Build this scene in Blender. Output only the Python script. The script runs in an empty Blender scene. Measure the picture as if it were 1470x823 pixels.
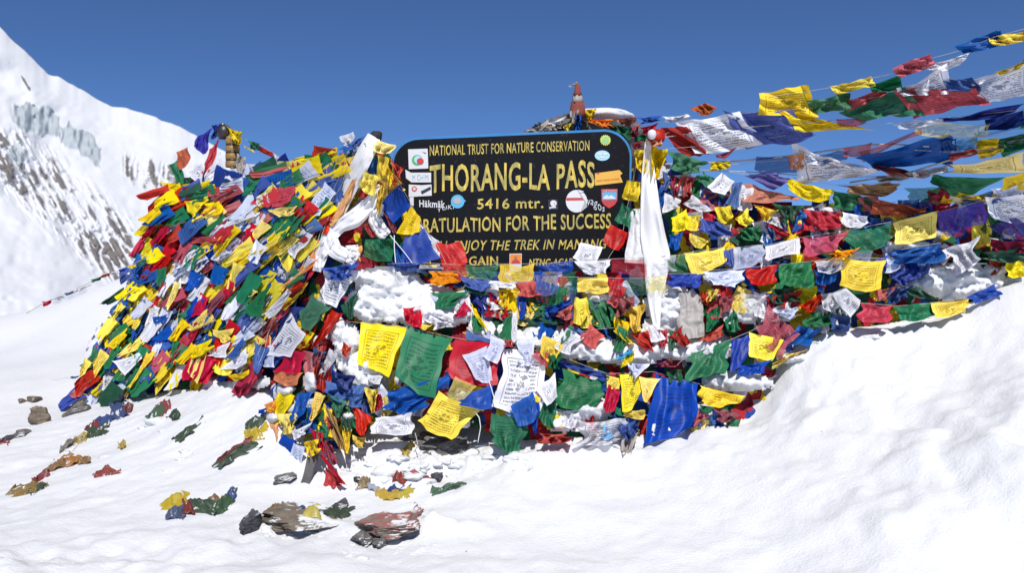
import bpy, bmesh, math, random
import numpy as np
from mathutils import Vector

scn = bpy.context.scene
COL = scn.collection
R = math.radians

# ------------------------------------------------------------------ camera
FPX, CX, CY, CAMZ = 1273.0, 735.0, 411.5, 1.5
cam_d = bpy.data.cameras.new('camera')
cam = bpy.data.objects.new('camera', cam_d); COL.objects.link(cam)
cam.location = (0, 0, CAMZ); cam.rotation_euler = (R(90), 0, 0)
cam_d.sensor_width = 36; cam_d.lens = 36 * FPX / 1470.0
cam_d.clip_start = 0.05; cam_d.clip_end = 20000
cam_d.dof.use_dof = True; cam_d.dof.focus_distance = 6.35; cam_d.dof.aperture_fstop = 2.8
scn.camera = cam
# ------------------------------------------------------------------ sky, sun, exposure
SUN_AZ, SUN_EL = 175.0, 50.0            # degrees clockwise from +Y, and above the horizon
w = bpy.data.worlds.new('World'); scn.world = w; w.use_nodes = True
nt = w.node_tree; nt.nodes.clear()
sky = nt.nodes.new('ShaderNodeTexSky'); sky.sky_type = 'NISHITA'; sky.sun_disc = False
sky.sun_elevation = R(SUN_EL); sky.sun_rotation = R(SUN_AZ)
sky.altitude = 5400; sky.air_density = 1.0; sky.dust_density = 0.0; sky.ozone_density = 10.0
bg = nt.nodes.new('ShaderNodeBackground'); bg.inputs['Strength'].default_value = 0.10
wo = nt.nodes.new('ShaderNodeOutputWorld')
nt.links.new(sky.outputs[0], bg.inputs[0]); nt.links.new(bg.outputs[0], wo.inputs[0])
sd = bpy.data.lights.new('sun', 'SUN'); sd.energy = 4.3; sd.angle = R(0.53); sd.color = (1.0, 0.965, 0.91)
so = bpy.data.objects.new('sun', sd); COL.objects.link(so)
to_sun = Vector((math.sin(R(SUN_AZ)) * math.cos(R(SUN_EL)), math.cos(R(SUN_AZ)) * math.cos(R(SUN_EL)), math.sin(R(SUN_EL))))
so.rotation_euler = to_sun.to_track_quat('Z', 'Y').to_euler(); so.location = (5, -8, 12)
scn.view_settings.view_transform = 'Standard'; scn.view_settings.look = 'None'
scn.view_settings.exposure = 0.09; scn.view_settings.gamma = 1.0
scn.cycles.max_bounces = 6; scn.cycles.transparent_max_bounces = 12

# ------------------------------------------------------------------ numeric helpers
rng = np.random.default_rng(7); random.seed(7)
_perm = np.random.default_rng(3).random((256, 256))
def vnoise(x, y):
    x = np.asarray(x, float); y = np.asarray(y, float)
    xi = np.floor(x).astype(int); yi = np.floor(y).astype(int)
    fx = x - xi; fy = y - yi
    fx = fx * fx * (3 - 2 * fx); fy = fy * fy * (3 - 2 * fy)
    g = lambda a, b: _perm[a % 256, b % 256]
    return ((g(xi, yi) * (1 - fx) + g(xi + 1, yi) * fx) * (1 - fy) + (g(xi, yi + 1) * (1 - fx) + g(xi + 1, yi + 1) * fx) * fy) * 2 - 1
def fbm(x, y, oct=4, gain=0.5):
    s = 0; a = 1.0; f = 1.0
    for k in range(oct):
        s = s + a * vnoise(x * f + 17.3 * k, y * f + 9.1 * k); a *= gain; f *= 2.03
    return s
class RBF:                                   # smooth surface through scattered heights (kernel r + linear part)
    def __init__(s, pts, sc=1.0):
        p = np.array(pts, float); s.xy = p[:, :2] / sc; s.sc = sc; n = len(p)
        d = np.sqrt(((s.xy[:, None] - s.xy[None]) ** 2).sum(-1) + 0.02)
        A = np.zeros((n + 3, n + 3)); A[:n, :n] = d - 1e-3 * np.eye(n); A[:n, n] = 1; A[:n, n + 1:] = s.xy
        A[n, :n] = 1; A[n + 1:, :n] = s.xy.T
        s.w = np.linalg.solve(A, np.concatenate([p[:, 2], np.zeros(3)]))
    def __call__(s, x, y):
        x = np.asarray(x, float); y = np.asarray(y, float); sh = np.broadcast(x, y).shape
        X = np.broadcast_to(x, sh).ravel() / s.sc; Y = np.broadcast_to(y, sh).ravel() / s.sc
        out = s.w[-3] + s.w[-2] * X + s.w[-1] * Y
        for (a, b), wt in zip(s.xy, s.w[:-3]):
            out = out + wt * np.sqrt((X - a) ** 2 + (Y - b) ** 2 + 0.02)
        return out.reshape(sh)
def W(px, py, Y):                            # a point at depth Y metres seen at photo pixel px, py
    px = np.asarray(px, float); py = np.asarray(py, float); Y = np.asarray(Y, float)
    return np.stack(np.broadcast_arrays((px - CX) / FPX * Y, Y, CAMZ - (py - CY) / FPX * Y), -1)

# ------------------------------------------------------------------ object helpers
def props(o, label=None, cat=None, group=None, kind=None):
    for k, v in (('label', label), ('category', cat), ('group', group), ('kind', kind)):
        if v: o[k] = v
    return o
def mesh_obj(name, verts, faces, mat=None, parent=None, smooth=True, uv=None, centre=True, attrs=None):
    verts = np.asarray(verts, float)
    base = np.zeros(3)
    if parent is not None: base = np.array(parent['_base'])
    elif centre: base = np.array([verts[:, 0].mean(), verts[:, 1].mean(), verts[:, 2].min()])
    me = bpy.data.meshes.new(name)
    me.from_pydata((verts - base).tolist(), [], [list(map(int, f)) for f in faces]); me.update()
    if smooth: me.polygons.foreach_set('use_smooth', [True] * len(me.polygons))
    if uv is not None:
        lay = me.uv_layers.new(name='UVMap'); li = np.empty(len(me.loops), int); me.loops.foreach_get('vertex_index', li)
        lay.data.foreach_set('uv', np.asarray(uv, float)[li].ravel())
    for k, v in (attrs or {}).items():
        a = me.attributes.new(k, 'FLOAT', 'POINT'); a.data.foreach_set('value', np.asarray(v, float).ravel())
    if mat: me.materials.append(mat)
    o = bpy.data.objects.new(name, me); COL.objects.link(o)
    if parent is not None: o.parent = parent
    else: o.location = base.tolist(); o['_base'] = base.tolist()
    if parent is not None: o['_base'] = base.tolist()
    return o
def empty(name, loc, label=None, cat=None, group=None):
    o = bpy.data.objects.new(name, None); COL.objects.link(o); o.location = [float(v) for v in loc]; o.empty_display_size = 0.1
    o['_base'] = [float(v) for v in loc]
    return props(o, label, cat, group)
def grid_faces(nu, nv, off=0):
    i = np.arange(nv - 1)[:, None] * nu + np.arange(nu - 1)[None]
    i = i.ravel() + off
    return np.stack([i, i + 1, i + 1 + nu, i + nu], -1)
def tube(pts, r, seg=6):
    pts = np.asarray(pts, float); n = len(pts); V = []
    rr = np.broadcast_to(r, (n,))
    for k in range(n):
        t = pts[min(k + 1, n - 1)] - pts[max(k - 1, 0)]; t = t / (np.linalg.norm(t) + 1e-9)
        a = np.cross(t, [0.13, 0.21, 0.97]); a /= np.linalg.norm(a) + 1e-9; b = np.cross(t, a)
        for s in range(seg):
            q = 2 * math.pi * s / seg; V.append(pts[k] + rr[k] * (math.cos(q) * a + math.sin(q) * b))
    F = []
    for k in range(n - 1):
        for s in range(seg):
            F.append((k * seg + s, k * seg + (s + 1) % seg, (k + 1) * seg + (s + 1) % seg, (k + 1) * seg + s))
    F.append(tuple(range(seg))[::-1]); F.append(tuple(range((n - 1) * seg, n * seg)))
    return np.array(V), F

# ------------------------------------------------------------------ materials
def new_mat(name):
    m = bpy.data.materials.new(name); m.use_nodes = True; m.node_tree.nodes.clear(); return m, m.node_tree
class N:
    def __init__(s, t): s.t = t
    def __call__(s, typ, ins=None, **kw):
        n = s.t.nodes.new(typ)
        for k, v in kw.items(): setattr(n, k, v)
        for k, v in (ins or {}).items():
            if hasattr(v, 'is_output') or isinstance(v, bpy.types.NodeSocket): s.t.links.new(v, n.inputs[k])
            else: n.inputs[k].default_value = v
        return n
    def m(s, op, a, b=None, c=None):
        ins = {0: a}
        if b is not None: ins[1] = b
        if c is not None: ins[2] = c
        return s('ShaderNodeMath', ins, operation=op).outputs[0]
    def mix(s, f, a, b):
        n = s('ShaderNodeMix', None, data_type='RGBA'); 
        for k, v in ((0, f), (6, a), (7, b)):
            if isinstance(v, bpy.types.NodeSocket): s.t.links.new(v, n.inputs[k])
            else: n.inputs[k].default_value = v if k == 0 else (*v[:3], 1)
        return n.outputs[2]
    def noise(s, vec, scale, detail=2, rough=0.5, dims='3D', wv=None):
        ins = {'Scale': scale, 'Detail': detail, 'Roughness': rough}
        if vec is not None: ins['Vector'] = vec
        if wv is not None: ins['W'] = wv
        return s('ShaderNodeTexNoise', ins, noise_dimensions=dims).outputs[0]
def out(n, sh): n('ShaderNodeOutputMaterial', {0: sh})

# the woodblock print of a flag: frame line, rows of script, a figure in the middle (one shared group)
pg = bpy.data.node_groups.new('woodblock print', 'ShaderNodeTree')
pg.interface.new_socket('Ink', in_out='OUTPUT', socket_type='NodeSocketFloat')
n = N(pg)
uvn = n('ShaderNodeTexCoord').outputs['UV']; sep = n('ShaderNodeSeparateXYZ', {0: uvn}); u, v = sep.outputs[0], sep.outputs[1]
rnd = n('ShaderNodeObjectInfo').outputs['Random']
wav = n.noise(uvn, 3.0, 1); v2 = n.m('ADD', v, n.m('MULTIPLY', n.m('SUBTRACT', wav, 0.5), 0.02))
row = n.m('MULTIPLY', v2, n.m('ADD', 12.0, n.m('FLOOR', n.m('MULTIPLY', rnd, 5.0))))
rowband = n.m('GREATER_THAN', n.m('FRACT', row), 0.42)
cv = n('ShaderNodeCombineXYZ', {0: n.m('MULTIPLY', u, 46.0), 1: n.m('MULTIPLY', row, 3.0), 2: n.m('MULTIPLY', rnd, 91.0)}).outputs[0]
script = n.m('MULTIPLY', rowband, n.m('GREATER_THAN', n.noise(cv, 1.0, 1), 0.44))
def inside(a0, a1, b0, b1):
    return n.m('MULTIPLY', n.m('MULTIPLY', n.m('GREATER_THAN', u, a0), n.m('LESS_THAN', u, a1)), n.m('MULTIPLY', n.m('GREATER_THAN', v, b0), n.m('LESS_THAN', v, b1)))
textarea = inside(0.17, 0.83, 0.19, 0.85)
frame = n.m('SUBTRACT', inside(0.12, 0.88, 0.14, 0.90), inside(0.135, 0.865, 0.155, 0.885))
du = n.m('DIVIDE', n.m('SUBTRACT', u, 0.5), 0.19); dv = n.m('DIVIDE', n.m('SUBTRACT', v, 0.52), 0.15)
rad = n.m('ADD', n.m('MULTIPLY', du, du), n.m('MULTIPLY', dv, dv))
inmot = n.m('LESS_THAN', rad, 1.0)
cm = n('ShaderNodeCombineXYZ', {0: n.m('MULTIPLY', u, 9.0), 1: n.m('MULTIPLY', v, 11.0), 2: n.m('MULTIPLY', rnd, 57.0)}).outputs[0]
mot = n.m('MULTIPLY', inmot, n.m('GREATER_THAN', n.m('SUBTRACT', n.noise(cm, 1.0, 3, 0.65), n.m('MULTIPLY', rad, 0.10)), 0.46))
script = n.m('MULTIPLY', n.m('MULTIPLY', script, textarea), n.m('SUBTRACT', 1.0, n.m('LESS_THAN', rad, 1.3)))
worn = n.m('ADD', 0.45, n.m('MULTIPLY', n.noise(uvn, 5.0, 2), 0.9))
ink = n.m('MULTIPLY', n.m('MINIMUM', n.m('ADD', n.m('ADD', script, frame), mot), 1.0), n.m('MINIMUM', worn, 1.0))
go = n('NodeGroupOutput'); pg.links.new(ink, go.inputs[0])

INKC = {'w': (0.10, 0.10, 0.13), 'y': (0.18, 0.13, 0.01), 'o': (0.25, 0.06, 0.01), 'g': (0.008, 0.035, 0.02), 'b': (0.008, 0.02, 0.10), 'r': (0.10, 0.006, 0.01), 'l': (0.06, 0.09, 0.30), 'p': (0.3, 0.02, 0.10), 'c': (0.02, 0.1, 0.3)}
BASEC = {'r': (0.52, 0.018, 0.026), 'g': (0.020, 0.175, 0.072), 'b': (0.010, 0.075, 0.37), 'y': (0.88, 0.66, 0.02), 'w': (0.76, 0.76, 0.82), 'o': (0.80, 0.27, 0.015), 'p': (0.60, 0.05, 0.14),
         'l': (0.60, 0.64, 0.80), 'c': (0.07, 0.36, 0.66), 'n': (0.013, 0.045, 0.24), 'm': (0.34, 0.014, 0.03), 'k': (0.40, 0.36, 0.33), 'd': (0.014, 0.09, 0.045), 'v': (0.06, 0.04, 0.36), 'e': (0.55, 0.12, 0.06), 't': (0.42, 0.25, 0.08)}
CNAME = {'r': 'red', 'g': 'green', 'b': 'blue', 'y': 'yellow', 'w': 'white', 'o': 'orange', 'p': 'pink', 'l': 'pale lilac', 'c': 'cyan', 'n': 'navy', 'm': 'maroon', 'k': 'grey', 'd': 'dark green', 'v': 'violet', 'e': 'rust', 't': 'tan'}
INKA = {'w': 0.85, 'y': 0.85, 'l': 0.75, 'o': 0.7, 'g': 0.75, 'r': 0.75, 'b': 0.75, 'p': 0.6, 'c': 0.6}
_cm = {}
def cloth(code, sheer=0.0, ink=True, dusted=False):
    key = (code, sheer, ink, dusted)
    if key in _cm: return _cm[key]
    m, t = new_mat(CNAME[code] + (' sheer' if sheer else '') + ' cloth'); n = N(t)
    base = BASEC[code]
    rnd = n('ShaderNodeObjectInfo').outputs['Random']
    tc = n('ShaderNodeTexCoord')
    hsv = n('ShaderNodeHueSaturation', {'Hue': n.m('ADD', 0.485, n.m('MULTIPLY', rnd, 0.03)), 'Saturation': n.m('ADD', 0.62, n.m('MULTIPLY', n.m('POWER', n.m('FRACT', n.m('MULTIPLY', rnd, 7.7)), 0.35), 0.46)),
                                        'Value': n.m('ADD', 0.92, n.m('MULTIPLY', n.m('FRACT', n.m('MULTIPLY', rnd, 13.3)), 0.28)), 'Color': (*base, 1)}).outputs[0]
    # sun-fade and grime patches of the cloth itself
    gr = n.noise(tc.outputs['UV'], 3.5, 4, 0.6, '4D', n.m('MULTIPLY', rnd, 40.0))
    col = n.mix(n.m('MULTIPLY', n.m('SUBTRACT', gr, 0.35), 0.18), hsv, tuple(0.7 * b + 0.10 for b in base))
    if ink:
        g = n('ShaderNodeGroup'); g.node_tree = pg
        col = n.mix(n.m('MULTIPLY', g.outputs[0], INKA.get(code, 0.6)), col, INKC.get(code, (0.03, 0.03, 0.03)))
    if dusted:
        col = n.mix(0.55, col, (0.085, 0.07, 0.055))
        col = n.mix(n('ShaderNodeMapRange', {0: n.noise(tc.outputs['UV'], 4.5, 6, 0.7, '4D', n.m('MULTIPLY', rnd, 60.0)), 1: 0.58, 2: 0.62}).outputs[0], col, (0.80, 0.81, 0.83))
    # weave and small creases
    b1 = n('ShaderNodeBump', {'Strength': 0.35, 'Distance': 0.006, 'Height': n.noise(tc.outputs['UV'], 9.0, 5, 0.6, '4D', n.m('MULTIPLY', rnd, 30.0))}).outputs[0]
    d = n('ShaderNodeBsdfDiffuse', {'Color': col, 'Normal': b1}).outputs[0]
    tr = n('ShaderNodeBsdfTranslucent', {'Color': col, 'Normal': b1}).outputs[0]
    sh = n('ShaderNodeMixShader', {0: 0.22, 1: d, 2: tr}).outputs[0]
    gl = n('ShaderNodeBsdfGlossy', {'Color': (1, 1, 1, 1), 'Roughness': 0.5}).outputs[0]
    sh = n('ShaderNodeMixShader', {0: 0.02, 1: sh, 2: gl}).outputs[0]
    if sheer:
        tp = n('ShaderNodeBsdfTransparent', {0: (1, 1, 1, 1)}).outputs[0]
        sh = n('ShaderNodeMixShader', {0: sheer, 1: sh, 2: tp}).outputs[0]
    out(n, sh); _cm[key] = m; return m
def flagmat(c):
    sheer = 0.0
    if len(c) > 1 and c[1] == 's': sheer = 0.27
    if len(c) > 1 and c[1] == 't': sheer = 0.6
    return cloth(c[0], sheer, not (len(c) > 1 and c[-1] == '-'))
def plain(name, col, rough=0.6, metal=0.0, var=0.0, scale=8.0, bump=0.0, bscale=30.0):
    m, t = new_mat(name); n = N(t); tc = n('ShaderNodeTexCoord').outputs['Object']
    c = (*col, 1)
    if var: c = n.mix(n.noise(tc, scale, 5, 0.6), tuple(x * (1 - var) for x in col), tuple(min(1, x * (1 + var)) for x in col))
    ins = {'Base Color': c, 'Roughness': rough, 'Metallic': metal}
    if bump: ins['Normal'] = n('ShaderNodeBump', {'Strength': 1.0, 'Distance': bump, 'Height': n.noise(tc, bscale, 6, 0.6)}).outputs[0]
    out(n, n('ShaderNodeBsdfPrincipled', ins).outputs[0]); return m
def snow_material():
    m, t = new_mat('snow'); n = N(t); tc = n('ShaderNodeTexCoord').outputs['Object']
    h1 = n.noise(tc, 9.0, 6, 0.62); h2 = n.noise(n('ShaderNodeMapping', {0: tc, 3: (1.0, 1.9, 1.5), 2: (0, 0, 0.2)}).outputs[0], 46.0, 4, 0.65)
    st = n('ShaderNodeMapping', {0: tc, 3: (2.2, 3.6, 3.0), 2: (0, 0, 0.35)}).outputs[0]
    h3 = n.noise(st, 3.0, 5, 0.6)
    hh = n.m('ADD', n.m('ADD', n.m('MULTIPLY', h1, 0.5), n.m('MULTIPLY', h2, 0.38)), n.m('MULTIPLY', h3, 0.3))
    bp = n('ShaderNodeBump', {'Strength': 0.75, 'Distance': 0.025, 'Height': hh}).outputs[0]
    col = n.mix(n.noise(tc, 1.3, 3), (0.68, 0.69, 0.715), (0.735, 0.74, 0.755))
    vo = n('ShaderNodeTexVoronoi', {'Vector': tc, 'Scale': 5.0}); gr = n.m('MULTIPLY', n.m('LESS_THAN', vo.outputs['Distance'], n.m('MULTIPLY', n.noise(tc, 50.0, 2), 0.055)), n.m('GREATER_THAN', n('ShaderNodeSeparateColor', {0: vo.outputs['Color']}).outputs[1], 0.80))
    col = n.mix(n.m('MULTIPLY', gr, 0.75), col, (0.12, 0.10, 0.09))
    p = n('ShaderNodeBsdfPrincipled', {'Base Color': col, 'Roughness': 0.7, 'Normal': bp, 'Specular IOR Level': 0.25})
    out(n, p.outputs[0]); return m
SNOW = snow_material()
def rock_material(name, a, b, paint=None):
    m, t = new_mat(name); n = N(t); tc = n('ShaderNodeTexCoord').outputs['Object']
    st = n('ShaderNodeMapping', {0: tc, 3: (1.5, 1.5, 9.0), 2: (0.2, 0.15, 0)}).outputs[0]
    lay = n.noise(st, 5.0, 7, 0.65); sp = n.noise(tc, 40.0, 5, 0.7)
    col = n.mix(n('ShaderNodeMapRange', {0: lay, 1: 0.35, 2: 0.65}).outputs[0], a, b)
    col = n.mix(n('ShaderNodeMapRange', {0: sp, 1: 0.5, 2: 0.75, 4: 0.6}).outputs[0], col, tuple(x * 0.4 for x in a))
    geo = n('ShaderNodeNewGeometry'); up = n('ShaderNodeSeparateXYZ', {0: geo.outputs['Normal']}).outputs[2]
    if paint:
        pm = n('ShaderNodeMapRange', {0: n.m('ADD', n.noise(tc, 6.0, 4), n.m('MULTIPLY', up, 0.30)), 1: 0.68, 2: 0.76, 4: 0.7}).outputs[0]
        col = n.mix(pm, col, paint)
    sm = n('ShaderNodeMapRange', {0: n.m('ADD', n.m('MULTIPLY', n.noise(tc, 5.0, 7, 0.65), 0.9), n.m('MULTIPLY', up, 0.35)), 1: 0.80, 2: 0.85}).outputs[0]
    col = n.mix(sm, col, (0.82, 0.84, 0.87))
    bp = n('ShaderNodeBump', {'Strength': 0.9, 'Distance': 0.03, 'Height': n.m('ADD', lay, n.m('MULTIPLY', sp, 0.3))}).outputs[0]
    out(n, n('ShaderNodeBsdfPrincipled', {'Base Color': col, 'Roughness': 0.85, 'Normal': bp}).outputs[0]); return m
CORD = plain('cord', (0.45, 0.42, 0.38), 0.8, var=0.4, scale=40)
CORDW = plain('white cord', (0.75, 0.75, 0.76), 0.8)

# ------------------------------------------------------------------ ground
def gp(px, py, Y): p = W(px, py, Y); return (p[0], p[1], p[2])
GP = [gp(*a) for a in (
    (0, 823, 4.5), (300, 823, 4.5), (735, 823, 4.5), (1100, 823, 4.5), (1470, 823, 4.2), (560, 755, 5.2), (400, 740, 5.3), (250, 725, 5.45),
    (440, 705, 5.65), (560, 690, 5.75), (640, 668, 5.90), (640, 655, 6.0), (560, 664, 5.86), (720, 652, 5.9), (800, 640, 5.93), (880, 640, 5.95), (960, 636, 5.98), (1020, 616, 6.02), (1080, 598, 6.2), (1150, 510, 6.3), (1225, 478, 6.3), (1300, 472, 6.3), (1380, 455, 6.28), (1450, 415, 6.28), (1600, 392, 6.3), (1800, 380, 6.4),
    (1200, 640, 5.4), (1470, 600, 5.0), (1470, 700, 4.5), (1300, 760, 4.5), (1000, 730, 5.2), (1350, 560, 5.7), (1470, 500, 5.7), (1120, 600, 5.95), (1180, 540, 6.05), (1270, 520, 6.05), (1400, 490, 6.0), (850, 700, 5.5), (700, 720, 5.4),
    (330, 548, 7.5), (110, 588, 9.4), (200, 575, 8.5), (385, 565, 6.8), (300, 640, 6.4), (170, 640, 7.0), (30, 705, 6.2), (0, 640, 7.6), (0, 560, 10), (60, 530, 11), (0, 500, 13.5), (0, 456, 16.5), (100, 432, 16), (200, 390, 16), (-200, 470, 16), (-300, 600, 9), (120, 500, 12.5), (130, 450, 14), (430, 600, 6.35), (380, 640, 6.15))]
GP += [(-12, 26, -3.0), (-6, 23, 0.2), (0, 22, 0.5), (8, 22, 0.0), (20, 20, -1.0), (-25, 18, -2.0), (-16, 8, -0.4), (-14, 0, -0.8), (-5, 1, 0.0), (0, 2, 0.0), (3, 1.5, 0.05), (0, -3, 0.0), (-12, -10, -0.6), (12, -8, 0.3), (8, 3, 0.7), (14, 4, 0.9), (14, 10, 0.8),
       (0, 7.2, 0.55), (1.5, 7.1, 0.8), (2.6, 7.0, 0.95), (4.0, 7.2, 1.05), (6.5, 7.5, 1.15), (-1.5, 7.6, 0.75), (-3.0, 9.5, 0.7), (-4.2, 11.5, 0.7), (0, 10, 0.4), (4, 10, 0.5), (-3, 13, 1.0)]
_gr = RBF(GP)
def ground_z(x, y, detail=True):
    x = np.asarray(x, float); y = np.asarray(y, float)
    far = np.clip((np.hypot(x, y - 6) - 17) / 12, 0, 1); far = far * far * (3 - 2 * far)
    d = np.hypot(x, y - 6)
    base = _gr(np.clip(x, -30, 30), np.clip(y, -25, 34)) * (1 - far) + far * (-3.0 - 0.06 * (d - 17))
    if not detail: return base
    near = 1 - np.clip((d - 9) / 12, 0, 1)
    q = fbm(x * 0.9 + 3, y * 1.1 + 1, 3) * 0.020 + fbm(x * 3.4, y * 3.9 + 5, 5, 0.55) * 0.011
    # drift crust: wind-cut ledges
    rd = 1 - np.abs(vnoise(x * 1.5 + 0.7 * y + 40, y * 3.2 - 0.4 * x + 11)); q = q + 0.012 * np.maximum(rd - 0.72, 0) * 2.0
    # broken lumps at the foot of the heap and dents of old footsteps below it
    foot = np.exp(-(((x + 0.35) / 1.0) ** 2 + ((y - 5.82) / 0.20) ** 2)) + 0.5 * np.exp(-(((x - 2.2) / 1.0) ** 2 + ((y - 5.9) / 0.35) ** 2))
    q = q + foot * 0.075 * np.maximum(fbm(x * 7.5, y * 7.5, 3), -0.35)
    dent = np.maximum(vnoise(x * 2.4 + 31, y * 2.0 + 77) - 0.35, 0) ** 0.7; q = q - 0.04 * dent * np.clip((7.5 - y) / 3, 0, 1)
    # rougher trodden snow low on the right bank and lower corner
    rb = np.exp(-(((x - 2.6) / 0.9) ** 2 + ((y - 4.9) / 0.9) ** 2)) + np.exp(-(((x + 2.2) / 1.0) ** 2 + ((y - 4.6) / 0.5) ** 2))
    q = q + rb * 0.030 * fbm(x * 4.2 + 9, y * 4.2, 4, 0.6) + 0.008 * (1 - np.abs(fbm(x * 6.0 + 2, y * 7.0, 3, 0.6))) + rb * 0.05 * np.maximum(fbm(x * 2.6 + 21, y * 3.2 + 4, 3, 0.5) - 0.1, 0)
    tr_ = np.abs(x - 2.15 - 0.62 * (5.75 - y) - 0.10 * vnoise(y * 3.0, y * 0)) / 0.07; q = q - 0.06 * np.exp(-tr_ ** 2) * np.clip((5.75 - y) / 0.3, 0, 1) * np.clip((y - 4.4) / 0.3, 0, 1) * (0.5 + 0.5 * vnoise(x * 5, y * 5))
    for mx, my in ((-0.69, 5.03), (-1.23, 5.13), (-0.50, 5.08)): q = q + 0.085 * (0.7 + 0.6 * fbm(x * 9, y * 9, 3)) * np.exp(-((x - mx) / 0.24) ** 2 - ((y - my) / 0.07) ** 2)
    return base + q * near
def ground_hit(px, py):
    Y = np.arange(3.2, 22, 0.02); p = W(px, py, Y); dz = p[:, 2] - ground_z(p[:, 0], p[:, 1]); k = np.where(dz < 0)[0]
    return float(Y[k[0]]) if len(k) else 15.0
def axis(lo, hi, c0, c1, step, grow):
    a = list(np.arange(c0, c1 + 1e-6, step)); s = step
    while a[-1] < hi: s *= grow; a.append(a[-1] + s)
    s = step
    while a[0] > lo: s *= grow; a.insert(0, a[0] - s)
    return np.array(a)
gx = axis(-4000, 4000, -5.2, 5.2, 0.028, 1.09); gy = axis(-1500, 9000, 3.9, 8.5, 0.028, 1.07)
XX, YY = np.meshgrid(gx, gy); ZZ = ground_z(XX, YY)
gv = np.stack([XX, YY, ZZ], -1).reshape(-1, 3)
props(mesh_obj('snow_ground', gv, grid_faces(len(gx), len(gy)), SNOW, centre=False), kind='structure')

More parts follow.
